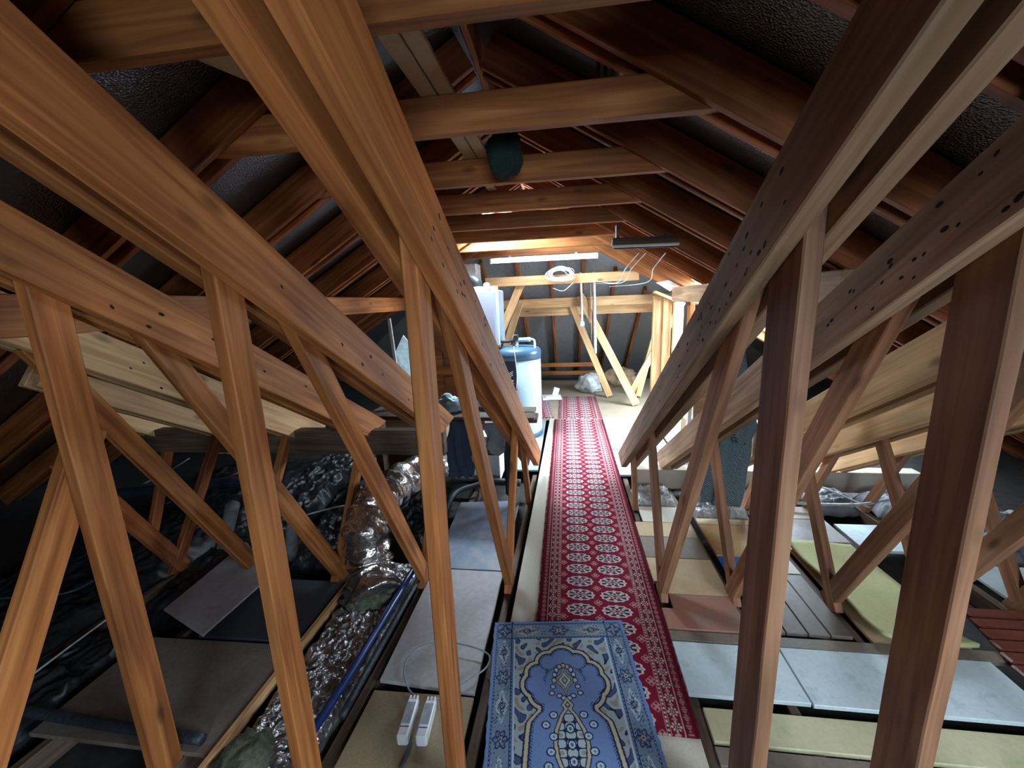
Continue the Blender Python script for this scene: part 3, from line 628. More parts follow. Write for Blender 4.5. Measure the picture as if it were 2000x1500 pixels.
# ------------------------------------------------------------------ two LED drivers with their cable
def driver(px0, px1, label):
    A = FZ(*px0, 0.0); B = FZ(*px1, 0.0); d = (B - A); d.z = 0
    g = empty('led_driver', ((A.x + B.x) / 2, (A.y + B.y) / 2, -0.026), label, 'led driver', 'two white drivers on the beige hardboard')
    up = (0, 0, 1)
    L = d.length; e = d.normalized(); z = 0.0
    timber('case', (A.x, A.y, z), (B.x, B.y, z), 0.046, 0.05, M['white'], g, bev=0.006)
    p0 = A + e * (L * 0.12); p1 = A + e * (L * 0.68)
    o = timber('label', (p0.x, p0.y, 0.0255), (p1.x, p1.y, 0.0255), 0.036, 0.001, plain('silver_label', (.30, .32, .36), .4), g, bev=0)
    p0 = A + e * (L * 0.75); p1 = A + e * (L * 0.77); timber('seam', (p0.x, p0.y, 0.0255), (p1.x, p1.y, 0.0255), 0.036, 0.001, M['darkcable'], g, bev=0)
    s = e.cross(Vector((0, 0, 1)))
    for k in (-1, 0, 1):
        q = A - e * 0.006 + s * (k * 0.015); timber('terminal', (q.x - e.x * .012, q.y - e.y * .012, 0), (q.x + e.x * .01, q.y + e.y * .01, 0), 0.008, 0.04, M['white'], g, bev=.001)
driver((808, 1372), (785, 1448), 'left of the two white LED drivers on the beige hardboard')
driver((842, 1375), (822, 1450), 'right of the two white LED drivers on the beige hardboard')
cp = [FZ(812, 1362, 0.0), FZ(798, 1345, .0), FZ(789, 1315, .01), FZ(797, 1285, .012), FZ(825, 1262, .015), FZ(870, 1254, .02), FZ(925, 1264, .02), FZ(955, 1280, .012), FZ(950, 1303, .005), FZ(925, 1322, .005), FZ(890, 1345, .0), FZ(852, 1366, .0)]
pipe('cable', cp, 0.0042, plain('mid_grey_cable', (.2, .23, .27), .35), 'grey cable looped on the grey board, joining the white drivers', 'cable', n=8)
pipe('cable', [FZ(803, 1452, -.015), FZ(795, 1475, -.02), FZ(780, 1505, -.02)], 0.006, M['darkcable'], 'dark lead running from the drivers to the bottom edge', 'cable')

# ------------------------------------------------------------------ carpets (woven pattern as vertex colours)
def carpet(name, w, l, nx, ny, colour, mat, loc, rz, thick, label, cat, wave=0.0):
    xs_ = np.linspace(-w / 2, w / 2, nx + 1); ys_ = np.linspace(0, l, ny + 1)
    X, Y = np.meshgrid(xs_, ys_)                         # Y measured from the far end towards the viewer
    Cc = colour(X, Y)
    Zz = np.full_like(X, thick) + wave * np.sin(Y * 7.0) * np.sin(X * 9 + Y * 3)
    ej = 0.0035
    jit = ej * np.sin(Y * 90) * np.sin(Y * 37 + 1)
    X2 = X + np.where(np.abs(X) > w / 2 - 1e-6, jit, 0)
    V = np.stack([X2, -Y, Zz], -1).reshape(-1, 3)
    idx = np.arange((nx + 1) * (ny + 1)).reshape(ny + 1, nx + 1)
    Fq = np.stack([idx[:-1, :-1], idx[1:, :-1], idx[1:, 1:], idx[:-1, 1:]], -1).reshape(-1, 4)
    rim = np.concatenate([idx[0, :], idx[1:, -1], idx[-1, -2::-1], idx[-2:0:-1, 0]])
    low = len(V) + np.arange(len(rim)); VL = V[rim].copy(); VL[:, 2] = 0
    sideF = np.stack([rim, np.roll(rim, -1), np.roll(low, -1), low], -1)
    V = np.concatenate([V, VL]); F_ = np.concatenate([Fq, sideF])
    me = bpy.data.meshes.new(name)
    me.vertices.add(len(V)); me.vertices.foreach_set('co', V.astype(np.float32).ravel())
    me.loops.add(F_.size); me.loops.foreach_set('vertex_index', F_.astype(np.int32).ravel())
    me.polygons.add(len(F_)); me.polygons.foreach_set('loop_start', (np.arange(len(F_)) * 4).astype(np.int32)); 
    me.update(calc_edges=True)
    ca = me.color_attributes.new('pattern', 'FLOAT_COLOR', 'POINT')
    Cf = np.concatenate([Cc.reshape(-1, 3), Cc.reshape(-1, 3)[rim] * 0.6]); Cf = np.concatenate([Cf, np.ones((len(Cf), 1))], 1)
    ca.data.foreach_set('color', Cf.astype(np.float32).ravel())
    o = meshobj(name, me, mat, None, loc); o.rotation_euler = (0, 0, rz)
    return tag(o, label, cat)
def mix(a, b, k): return a + (b - a) * k[..., None]
def sst(e0, e1, x): t = np.clip((x - e0) / (e1 - e0), 0, 1); return t * t * (3 - 2 * t)
RED = np.array([0.19, 0.010, 0.030]); DRED = np.array([0.075, 0.004, 0.012]); WHT = np.array([0.60, 0.50, 0.47]); NVY = np.array([0.035, 0.02, 0.045]); PNK = np.array([0.42, 0.22, 0.22])
def runner_col(X, Y, row=0.1175):
    C_ = np.broadcast_to(RED, X.shape + (3,)).copy()
    ax = np.abs(X)
    fld = ax < 0.212
    # guls in two columns
    iy = np.floor(Y / row); fy = (Y / row - iy - 0.5) * row
    gx = ax - 0.098
    rr = np.sqrt((gx / 0.080) ** 2 + (fy / 0.045) ** 2); th = np.arctan2(fy / 0.045, gx / 0.080)
    lob = 1 + 0.05 * np.cos(th * 12)
    r2 = rr / lob
    C_ = np.where((fld & (r2 < 1.0))[..., None], WHT, C_)
    inner = r2 < 0.86
    pet = 0.5 + 0.5 * np.cos(th * 8 + np.where(r2 > .5, 0, np.pi))
    base = mix(np.broadcast_to(NVY, C_.shape), np.broadcast_to(WHT * 0.95, C_.shape), sst(.45, .75, pet) * ((r2 > .25) & (r2 < .82)))
    base = np.where((r2 < 0.25)[..., None], PNK, base); base = np.where((r2 < 0.13)[..., None], RED, base)
    C_ = np.where((fld & inner)[..., None], base, C_)
    # small crosses between the rows
    fy2 = (Y / row - np.floor(Y / row + 0.5)) * row
    for cx in (0.0, 0.196):
        dx = np.abs(ax - cx); dy = np.abs(fy2)
        cr = (dx + dy < 0.026) & ((np.abs(dx - dy) < 0.006) | (dx + dy < 0.008) | (dx + dy > .021))
        C_ = np.where((fld & cr & (r2 > 1.02))[..., None], PNK, C_)
    # border
    def line(at, w, c, dash=None):
        nonlocal C_
        mk = np.abs(ax - at) < w
        if dash is not None: mk &= (np.mod(Y, dash) < dash * 0.55)
        C_ = np.where(mk[..., None], c, C_)
    bd = (ax > 0.212)
    C_ = np.where(bd[..., None], RED * 0.75, C_)
    line(0.214, 0.0022, PNK); line(0.222, 0.004, WHT * .8, 0.018); line(0.230, 0.0018, PNK)
    p = 0.062; py = (np.mod(Y, p) / p - 0.5) * p; bx = ax - 0.256
    rb_ = np.sqrt((bx / 0.021) ** 2 + (py / 0.021) ** 2); tb = np.arctan2(py, bx)
    fl_ = (rb_ < 1) & ((np.cos(tb * 8) > -.1) | (rb_ < .35)) & (rb_ > .18)
    C_ = np.where((fl_ & bd)[..., None], WHT * .85, C_)
    C_ = np.where(((rb_ < .45) & (rb_ > .3))[..., None], NVY, C_)
    pd2 = np.abs(bx) + np.abs((np.mod(Y + p / 2, p) / p - .5) * p) ; C_ = np.where((bd & (pd2 < .012))[..., None], PNK * .8, C_)
    line(0.284, 0.0020, PNK); line(0.2885, .0018, DRED)
    q = 0.034; ky = np.mod(Y, q) / q
    C_ = np.where(((np.abs(ax - .305) < .011) & (np.abs((ax - .305) / .011) < np.abs(np.sin(ky * np.pi))) & (np.abs(np.sin(ky * np.pi * 3)) > .5))[..., None], PNK * .7, C_)
    C_ = np.where((ax > 0.322)[..., None], DRED, C_)
    C_ = np.where((ax > 0.333)[..., None], RED * .6, C_)
    return C_
carpet('carpet_runner', 0.678, 4.34, 250, 1400, runner_col, M['rug'], (0.166, 5.70, -0.006), 0.0, 0.010, 'long red patterned carpet runner on the cream walkway board', 'carpet')
carpet('carpet_runner', 0.62, 1.35, 120, 260, runner_col, M['rug'], (0.19, 7.15, -0.02), 0.0, 0.010, 'second shorter red patterned runner further away beyond the long one', 'carpet')
carpet('carpet_runner', 0.30, 1.2, 60, 200, runner_col, M['rug'], (-0.47, 7.0, -0.02), 0.12, 0.010, 'narrow strip of red carpet beside the far tank', 'carpet')
BLU = np.array([0.10, 0.155, 0.30]); LBL = np.array([0.22, 0.30, 0.42]); INK = np.array([0.012, 0.018, 0.05]); TAN = np.array([0.36, 0.31, 0.22]); PAL = np.array([0.34, 0.40, 0.44])
def mat_col(X, Y):
    ax = np.abs(X); sh = X.shape + (3,)
    def nz(f, g, ph=0.0): return 0.5 + 0.5 * np.sin(X * f + 2.1 * np.sin(Y * g * .7 + ph)) * np.sin(Y * g + 2.3 * np.sin(X * f * .6 + 1 + ph))
    C_ = np.broadcast_to(BLU * 1.15, sh).copy()
    def put(mk, c):
        nonlocal C_
        C_ = np.where(mk[..., None], c, C_)
    dW = 0.335 - ax; 
    # main border band with squares at the corners
    inb = (ax < 0.318) & (Y > 0.018) & ~((ax < 0.240) & (Y > 0.104))
    put(inb, LBL * 0.62)
    # medallions along the band
    def med(cx, cy, a, b, c1, c2, k=6):
        r_ = np.sqrt(((X - cx) / a) ** 2 + ((Y - cy) / b) ** 2); t_ = np.arctan2((Y - cy) / b, (X - cx) / a)
        put((r_ < 1 + .18 * np.cos(k * t_)) & (r_ > .78 + .18 * np.cos(k * t_)), c1)
        put((r_ < .72 + .15 * np.cos(k * t_)) & (np.cos(k * t_ + 6 * r_) > .15), c1); put((r_ < .30), c2); put(r_ < .14, c1)
    for s in (-1, 1):
        for i, cy in enumerate(np.arange(0.19, 1.2, 0.135)):
            if i % 2: med(s * .279, cy, .028, .034, INK * 1.5, TAN)
            else: med(s * .279, cy, .022, .062, PAL * .9, INK * 2, 4); med(s * .279, cy, .012, .03, INK, TAN, 4)
        med(s * .279, .061, .030, .033, INK * 1.4, TAN * .8, 4)
    for i, cx in enumerate((-.165, -.0, .165)):
        if i == 1: med(cx, .061, .045, .030, INK * 1.5, TAN)
        else: med(cx, .061, .068, .028, TAN * .8, INK * 1.6, 4); med(cx, .061, .034, .014, INK * 1.5, PAL, 4)
    put(inb & (nz(210, 190) > .86), INK * 2)
    # dotted double lines at both edges of the band
    dsh = (np.mod(Y, .016) < .011); dshx = (np.mod(X, .016) < .011)
    for e in (.318, .240):
        put((np.abs(ax - e) < .0042) & (Y > (.018 if e > .3 else .0)), INK); put((np.abs(ax - e) < .0018) & dsh & (Y > .018), LBL)
    for e in (.018, .104):
        put((np.abs(Y - e) < .0042) & (ax < .318), INK); put((np.abs(Y - e) < .0018) & dshx & (ax < .318), LBL)
    # spandrel between band and arch
    spn = (ax < .232) & (Y > .112)
    put(spn, PAL * .75)
    scr = np.sin(X * 75 + 2.6 * np.sin(Y * 46)) + np.sin(Y * 70 + 2.6 * np.sin(ax * 52 + 1))
    put(spn & (scr > .65), BLU * .45); put(spn & (np.abs(scr - .75) < .22), INK); put(spn & (scr < -1.15), TAN * .65)
    put((np.abs(ax - .228) < .004) & (Y > .112), PAL)
    # lobed arch: union of lobes above a waisted field
    half = np.interp(Y, np.array([.44, .472, .482, .50, .53, .58, .64, .70, .80, .9, 1.0, 1.3]), np.array([.135, .130, .131, .150, .176, .184, .190, .196, .196, .18, .15, .1]))
    d_ = np.minimum(half - ax, (Y - .43))
    for (cx, cy, r_) in ((0, .232, .080), (.066, .250, .068), (.118, .305, .066), (.128, .362, .074), (.095, .405, .078), (0, .36, .12), (0, .445, .131)):
        d_ = np.maximum(d_, r_ - np.sqrt((ax - cx) ** 2 + (Y - cy) ** 2))
    inside = d_ > 0
    put(inside, np.array([0.125, 0.185, 0.36]))
    put(inside & (d_ < .021), TAN * 1.05); put(np.abs(d_ - .022) < .0036, INK); put(np.abs(d_) < .0036, INK)
    put(inside & (np.abs(d_ - .030) < .004) & (np.mod(Y + ax, .012) < .005), INK)
    # upper ornament
    r_ = np.abs(X) / (.030 + .012 * np.cos((Y - .345) * 60)) + np.abs(Y - .345) / .062
    put(r_ < 1.25, INK); put(r_ < 1.12, TAN * .8); put(r_ < .78, INK); put(r_ < .66, PAL); put(r_ < .36, INK * 2); put(r_ < .22, TAN)
    for k in range(9):
        an = math.pi * (k / 8) ; cx, cy = .062 * math.cos(an) * .75, .345 - .075 * math.sin(an)
        q_ = np.sqrt(((X - cx) / .011) ** 2 + ((Y - cy) / .013) ** 2); put(q_ < 1.15, INK); put(q_ < .75, TAN if 2 < k < 6 else PAL)
    for s in (-1, 1):
        for (cx, cy) in ((.055, .375), (.062, .405), (.03, .418), (.012, .428)):
            q_ = np.sqrt(((X - s * cx) / .012) ** 2 + ((Y - cy) / .010) ** 2); put(q_ < 1.2, INK); put(q_ < .75, PAL)
    # big drop medallion
    tk = np.array([.425, .44, .46, .475, .50, .56, .61, .66, .72, .76, .79]); hk = np.array([.0, .012, .026, .014, .034, .062, .070, .066, .045, .02, .0])
    hd = np.interp(Y, tk, hk); dd = hd - ax; ins = (Y > .425) & (Y < .79) & (dd > -.004)
    put(ins, INK); put(ins & (dd > .001), TAN); put(ins & (dd > .013), INK); put(ins & (dd > .018), PAL * .9)
    cor = ins & (dd > .018); w1 = np.sin(Y * 95) * np.cos(X * 75); put(cor & (np.abs(w1) < .18), INK); put(cor & (w1 > .72), TAN * .7)
    for cy in (.555, .615, .675):
        q_ = np.sqrt((X / .018) ** 2 + ((Y - cy) / .02) ** 2); put(q_ < 1, INK); put(q_ < .7, PAL); put(q_ < .35, BLU * .6)
    for s in (-1, 1):
        for i, cy in enumerate((.50, .54, .585, .64, .69, .735)):
            cx = .082 + .016 * math.sin(i * 2.1) - (.02 if i in (0, 5) else 0)
            q_ = np.sqrt(((X - s * cx) / .016) ** 2 + ((Y - cy) / .014) ** 2); put(q_ < 1.2, INK); put(q_ < .85, PAL); put(q_ < .35, BLU)
    hsh = np.sin(X * 1234.5 + Y * 987.6) * 43758.5; C_ = C_ * 1.4 * (0.90 + 0.2 * (hsh - np.floor(hsh)))[..., None]
    return C_
carpet('prayer_mat', 0.672, 1.15, 300, 500, mat_col, M['matpile'], (-0.060, 1.885, 0.006), math.radians(6.2), 0.012, 'blue prayer mat with arched medallion pattern lying over the runner end', 'mat', wave=.0015)

# ------------------------------------------------------------------ bench with clutter left of the walkway
bn = empty('plank_bench', (-1.0, 3.42, -0.03), 'dark plank bench below the chords, left of the walkway', 'bench')
timber('plank', (-1.80, 3.36, 0.735), (-0.262, 3.30, 0.735), 0.17, 0.032, M['plank_dark'], bn)
timber('plank', (-1.78, 3.54, 0.735), (-0.275, 3.49, 0.735), 0.17, 0.032, M['plank_dark'], bn)
timber('plank', (-0.62, 3.42, 0.692), (-0.25, 3.42, 0.692), 0.22, 0.030, M['plank_dark'], bn)
box('leg', -0.56, -0.46, 3.38, 3.48, -0.04, 0.69, M['black'], bn, bev=.02)
box('leg', -1.76, -1.69, 3.38, 3.5, -0.158, 0.718, M['plank_dark'], bn)
bt = 0.751
a = FY(762, 622, 3.5); o = timber('batten', (a.x + .04, 3.48, bt), (a.x - .02, 3.52, a.z), 0.03, 0.018, M['paper'], up=(0, 1, 0)); tag(o, 'thin white batten standing on the dark bench', 'batten')
# pale sheet leaning behind the bench
pl = [FY(787, 655, 3.70), FY(771, 690, 3.65), FY(775, 812, 3.65), FY(850, 806, 3.92), FY(842, 720, 3.92), FY(814, 690, 3.82)]
bm = bmesh.new(); c0 = pl[2]
f_ = [bm.verts.new(v - c0) for v in pl]; b_ = [bm.verts.new(v - c0 + Vector((0, .02, 0))) for v in pl]
bm.faces.new(f_); bm.faces.new(b_[::-1])
for i in range(6): bm.faces.new((f_[i], f_[(i + 1) % 6], b_[(i + 1) % 6], b_[i]))
o = from_bm('foam_board', bm, plain('pale_blue_foam', (.62, .82, .9), .6), None, c0); tag(o, 'pale blue pointed foam board standing behind the dark bench', 'foam board')
o = box('crate', -1.85, -1.15, 3.64, 4.0, -0.03, c0.z - 0.012, M['carton']); tag(o, 'brown carton behind the bench carrying the pale foam board', 'carton')
o = blob('plastic_bag', FY(880, 803, 3.44) * 1.0, 0.10, 0.07, 0.085, M['bag'], amp=.3, sc=5); o.location.z = bt; tag(o, 'pale blue plastic bag on the dark bench', 'bag')
o = blob('plastic_bag', FY(963, 800, 3.5), 0.09, 0.06, 0.06, M['bag'], amp=.3, sc=5); o.location.z = bt; tag(o, 'smaller pale blue bag on the dark bench, beside the white carton', 'bag')
a = FY(905, 800, 3.52); o = box('batten', a.x - .01, a.x + .01, 3.5, 3.53, bt, bt + .32, M['wood_grey']); tag(o, 'short grey stick standing on the bench beside the bag', 'batten')
a = FY(945, 780, 3.62); cb = empty('white_carton', (a.x, 3.64, bt), 'white printed carton standing on the back of the bench', 'carton')
box('carton_body', a.x - .07, a.x + .06, 3.565, 3.63, bt, bt + .20, M['paper'], cb)
for i in range(4): box('print_mark', a.x - .012 + .008 * (i % 2), a.x + .012, 3.5635, 3.5650, bt + .16 - i * .035, bt + .18 - i * .035, M['darkcable'], cb, bev=0)
# clothes hanging under the bench
a = FY(895, 825, 3.27); o = cloth('jeans', (a.x, 3.235, 0.72), 0.50, lambda t: .075 + .02 * t, lambda t: .018 + .03 * t, M['denim'], folds=4); tag(o, 'dark blue trousers hanging from the front of the bench', 'trousers')
a = FY(968, 818, 3.3); o = cloth('knitted_cloth', (a.x, 3.225, 0.70), 0.25, lambda t: .085 - .02 * t, lambda t: .016 + .03 * t, M['knit_pale'], folds=3); tag(o, 'pale grey knitted cloth hanging from the bench near the black leg', 'cloth')
a = FY(955, 905, 3.75); o = box('box', a.x - .17, a.x + .12, 3.68, 3.95, -0.03, 0.235, M['paper']); tag(o, 'white box on the floor under the bench', 'box')
a = FY(950, 895, 3.8); o = box('crate', a.x - .13, a.x + .13, 3.69, 3.92, 0.236, 0.33, M['plank_dark']); tag(o, 'dark open crate on the white box under the bench', 'crate')
a = FY(950, 870, 3.8); o = box('box', a.x - .12, a.x + .12, 3.70, 3.90, 0.332, 0.42, M['paper'], rz=.1); tag(o, 'small white box on the dark crate under the bench', 'box')
# panelled cupboard front behind the bench
pc = empty('panelled_door', (-1.35, 4.28, -0.03), 'orange-brown wooden door with square raised panels, behind the bench', 'door')
x0 = FY(845, 700, 4.25).x; x1 = FY(940, 700, 4.25).x
box('door_leaf', x0, x1, 4.26, 4.29, -0.025, 1.72, M['wood'], pc)
for r_ in range(6):
    for c_i in range(2):
        zc_ = 1.385 - r_ * 0.27; xc = FY(876, 660, 4.25).x + c_i * 0.26 - r_ * .0
        box('panel_recess', xc - .085, xc + .085, 4.2575, 4.2605, zc_ - .085, zc_ + .085, M['plank_dark'], pc, bev=0)
        box('raised_panel', xc - .072, xc + .072, 4.246, 4.262, zc_ - .072, zc_ + .072, M['wood'], pc, bev=.004)

# ------------------------------------------------------------------ boiler, chimney and tank
TX, TY = -0.605, 5.15
ch = box('chimney', -1.46, -1.16, 5.44, 5.76, -0.02, 2.20, M['render'], bev=.01); tag(ch, 'grey rendered chimney stack behind the white boiler', 'chimney')
bo = empty('boiler', (-0.98, 5.1, 1.05), 'white wall boiler hung beside the chimney above the tank', 'boiler')
bxl, bxr = -1.20, -0.80
box('boiler_case', bxl, bxr - .004, 4.965, 5.41, 1.16, 1.835, M['tankwhite'], bo, bev=.012)
box('front_cover', bxl + .01, bxr - .045, 4.95, 4.966, 1.18, 1.82, M['boilerfront'], bo, bev=.006)
box('bracket', bxl + .05, bxl + .35, 5.405, 5.425, 1.2, 1.7, M['pipe_grey'], bo)
fl0 = Vector((-1.08, 5.12, 1.83))
tube('flue', [fl0, fl0 + Vector((0, 0, .06)), fl0 + Vector((-.01, .0, .11)), fl0 + Vector((-.08, .03, .15)), fl0 + Vector((-.2, .08, .16))], .062, M['black'], bo, n=6, sides=18)
lathe('flue_collar', [(.078, 0), (.078, .045), (.064, .05)], (fl0.x, fl0.y, 1.834), M['white'], bo, 24)
box('sensor_box', fl0.x + .075, fl0.x + .155, 5.08, 5.16, 1.835, 1.93, M['pipe_grey'], bo, bev=.02)
bs = empty('boiler_stand', (-0.98, 5.6, -0.02), 'pale timber upright behind the white boiler', 'upright')
timber('upright', (-0.93, 5.465, -0.024), (-0.93, 5.465, 1.9), 0.10, 0.06, M['wood_pale_lit'], bs, up=(0, 1, 0))
tk = empty('water_tank', (TX, TY, -0.02), 'white cylindrical water tank with blue-grey lid and black label', 'water tank')
r = 0.285
lathe('tank_body', [(r - .02, 0), (r, .02), (r, 1.0), (r - .004, 1.004)], (TX, TY, -0.024), M['tankwhite'], tk, 56)
lathe('lid', [(r + .004, 0), (r + .006, .10), (r - .02, .135), (r - .08, .155), (.02, .165)], (TX, TY, 0.975), M['tankcap'], tk, 56)
lathe('base_ring', [(r + .004, 0), (r + .004, .06), (r, .065)], (TX, TY, -0.024), M['tankcap'], tk, 56)
# label wrapped on the front of the tank
def wrap(name, a0, a1, z0, z1, mat, rr, parent, n=14, outline=None):
    bm = bmesh.new(); lo = []; hi = []
    for i in range(n + 1):
        a_ = a0 + (a1 - a0) * i / n; t_ = i / n
        zz0, zz1 = (z0, z1) if outline is None else outline(t_)
        lo.append(bm.verts.new((rr * math.sin(a_), -rr * math.cos(a_), zz0))); hi.append(bm.verts.new((rr * math.sin(a_), -rr * math.cos(a_), zz1)))
    for i in range(n): bm.faces.new((lo[i], lo[i + 1], hi[i + 1], hi[i]))
    return from_bm(name, bm, mat, parent, (TX, TY, 0))
lb = wrap('label', -0.75, 0.03, 0.62, 0.985, M['navy'], r + .003, tk)
for i in range(3):
    wrap('swoosh', -0.50, -0.14, 0, 0, M['white'], r + .0045, lb, outline=lambda t, i=i: (0.815 - .022 * i + .035 * t * t, 0.824 - .022 * i + .035 * t * t))
txc = bpy.data.curves.new('lettering', 'FONT'); txc.body = 'unit'; txc.size = 0.095; txc.align_x = 'RIGHT'
txo = bpy.data.objects.new('lettering_tmp', txc); COL.objects.link(txo); dg = bpy.context.evaluated_depsgraph_get(); dg.update()
tm = bpy.data.meshes.new_from_object(txo.evaluated_get(dg)); bpy.data.objects.remove(txo)
for v in tm.vertices:
    a_ = -0.10 + v.co.x / r; v.co = Vector(((r + .0045) * math.sin(a_), -(r + .0045) * math.cos(a_), 0.70 + v.co.y))
tm.materials.clear(); o = meshobj('lettering', tm, M['white'], lb, (TX, TY, 0))
# pipework on the lid
zt0 = 1.135
tube('pipe', [(TX + .22, TY - .1, zt0 - .06), (TX + .22, TY - .1, zt0 + .05), (TX + .20, TY - .1, zt0 + .085), (TX + .13, TY - .1, zt0 + .09), (TX - .02, TY - .1, zt0 + .085)], .014, M['pipe_white'], tk, n=6)
tube('pipe_lagging', [(TX + .17, TY - .1, zt0 + .088), (TX - .0, TY - .1, zt0 + .082)], .028, M['bag'], tk, n=3, sides=14)
tube('pipe', [(TX + .0, TY - .1, zt0 - .02), (TX + .0, TY - .1, zt0 + .10)], .02, M['pipe_white'], tk, n=3)
tube('pipe', [(TX - .04, TY - .1, zt0 - .02), (TX - .04, TY - .1, zt0 + .14)], .012, M['copper'], tk, n=3)
tube('pipe_lagging', [(TX - .03, TY - .1, zt0 + .075), (TX - .32, TY - .12, zt0 + .06)], .020, M['pipe_dark'], tk, n=3, sides=12)
box('valve', TX - .04, TX + .02, TY - .13, TY - .07, zt0 + .08, zt0 + .15, M['black'], tk)
tube('lead', [(TX - .02, TY - .25, zt0 + .02), (TX - .01, TY - r - .01, zt0 - .05), (TX + .01, TY - r - .012, zt0 - .3), (TX + .0, TY - r - .012, zt0 - .5)], .005, M['white'], tk, n=6, sides=6)

# ------------------------------------------------------------------ far trestles, posts and hip end
def trestle(y, label, beam, struts):
    t = empty('trestle_frame', (0.3, y, -0.02), label, 'timber frame', 'pale timber frames at the hip end')
    x0, x1, z0, z1 = beam
    timber('tie_beam', (x0, y, (z0 + z1) / 2), (x1, y, (z0 + z1) / 2 + .01), 0.06, z1 - z0, M['wood_pale_lit'], t)
    for (xa, za, xb, zb, h, dy) in struts: timber('strut', (xa, y + dy, za), (xb, y + dy, zb), 0.05, h, M['wood_pale_lit'], t, up=(1, 0, 0.01))
    return t
trestle(5.96, 'nearest pale tie beam at the hip end, white cable coil hanging on it', (-1.14, 1.0, 1.90, 2.03), [(-.60, 2.0, -1.10, .95, .11, .06)])
trestle(6.55, 'middle pale timber frame at the hip end with crossing struts', (-0.98, 1.75, 1.57, 1.71), [(.22, 1.74, 1.095, .012, .12, -.058), (1.74, 1.55, 1.02, .16, .10, .058), (-.70, 1.70, -1.295, .012, .11, -.058)])
trestle(7.12, 'farthest pale timber frame at the hip end with one leaning strut', (-1.0, 1.8, 1.42, 1.56), [(.06, 1.70, .745, .012, .11, -.058), (1.55, 1.4, 1.22, .01, .09, -.058)])
for x in (-2.4, -1.85, -1.3, -0.75, -0.22, 0.28, 0.78, 1.30, 1.85, 2.4):
    r0 = abs(x - RX); ytop = max(5.65, HB - (ZR - PS * r0 + .02) / HS - .05)
    timber('rafter', (x, ytop, zh(x, ytop) + .045), (x, 9.3, zh(x, 9.3) + .045), 0.05, 0.09, M['wood'], ceil_h)
hb = timber('noggin_board', (-1.2, 8.05, 0.42), (0.62, 8.05, 0.42), 0.04, 0.08, M['wood']); tag(hb, 'upper horizontal board across the foot of the hip end', 'board')
hb = timber('noggin_board', (-1.2, 8.25, 0.22), (0.62, 8.25, 0.22), 0.04, 0.08, M['wood']); tag(hb, 'lower horizontal board across the foot of the hip end', 'board')
ps = empty('support_post', (1.25, 5.4, -0.02), 'cluster of pale timber posts under the end of the right purlin', 'post')
timber('post', (1.165, 5.50, -0.018), (1.165, 5.50, 1.69), 0.115, 0.06, M['wood_pale_lit'], ps, up=(0, 1, 0))
timber('post', (1.275, 5.46, -0.018), (1.275, 5.46, 1.66), 0.095, 0.06, M['wood_pale_lit'], ps, up=(0, 1, 0))
timber('post', (1.385, 5.36, -0.018), (1.385, 5.36, 1.60), 0.115, 0.06, M['wood_pale_lit'], ps, up=(0, 1, 0))
timber('cap_board', (1.10, 5.42, 1.74), (1.46, 5.42, 1.575), 0.14, 0.035, M['wood_pale_lit'], ps)
# white card with pencil marks at the purlin end
cc = [FY(1281, 552, 5.28), FY(1333, 541, 5.28), FY(1309, 569, 5.28)]
bm = bmesh.new(); f_ = [bm.verts.new(v - cc[0]) for v in cc]; b_ = [bm.verts.new(v - cc[0] + Vector((0, .006, 0))) for v in cc]
bm.faces.new(f_); bm.faces.new(b_[::-1])
for i in range(3): bm.faces.new((f_[i], f_[(i + 1) % 3], b_[(i + 1) % 3], b_[i]))
wc = empty('white_card', cc[0], 'white triangular card at the top of the far posts', 'card')
from_bm('card', bm, M['paper'], wc, cc[0])
for k in range(3):
    q0 = FY(1312 + 4 * k, 548, 5.275); q1 = FY(1316 + 4 * k, 558, 5.275); tube('pencil_mark', [q0, (q0 + q1) / 2 + Vector((.01, 0, 0)), q1], .0025, M['darkcable'], wc, n=3, sides=5)
ub = timber('hanging_board', (1.36, 4.75, 1.05), (1.36, 4.75, 1.612), 0.05, 0.11, M['wood'], up=(0, 1, 0)); tag(ub, 'brown upright board hanging below the weathered right purlin', 'board')
a = FY(1348, 700, 4.30); b = FY(1432, 700, 4.30)
o = box('plywood_upright', a.x + .05, b.x, 4.27, 4.30, ZS + .022, 1.25, M['wood_grey']); tag(o, 'grey-brown upright panel standing behind the second right truss', 'plywood')
o = box('batten', a.x - .005, a.x + .035, 4.27, 4.30, ZS + .022, 1.12, M['paper']); tag(o, 'white upright strip beside the grey-brown panel', 'batten')
a = FZ(1310, 815, 0); o = box('carton', 1.42, 1.72, 4.98, 5.15, ZS + .021, 0.22, M['carton']); tag(o, 'small brown carton on the slatted panel', 'carton')

# ------------------------------------------------------------------ lamps, conduits, cables overhead
fx = empty('fluorescent_fitting', (-0.30, 5.80, 2.3), 'long white fluorescent fitting under the farthest collar tie', 'lamp')
zl = 2.255
timber('housing', (-1.02, 5.74, zl), (0.44, 5.74, zl + .0), 0.08, 0.05, M['white'], fx, bev=.01)
tube('lamp_tube', [(-1.0, 5.68, zl - .035), (0.42, 5.68, zl - .035)], .014, M['tubelight'], fx, n=2, sides=12)
for x in (-1.0, .42): box('lamp_holder', x - .012, x + .012, 5.665, 5.71, zl - .055, zl - .01, M['white'], fx)
for x in (-.75, .15): box('hanger', x - .015, x + .015, 5.745, 5.85, zl + .02, zl + .047, M['white'], fx)
f2 = empty('fluorescent_fitting', (0.63, 3.5, 2.1), 'dark unlit fluorescent fitting on the right rafters', 'lamp')
timber('housing', (0.375, 3.505, 2.125), (0.875, 3.505, 2.118), 0.07, 0.06, M['plank_dark'], f2, bev=.006)
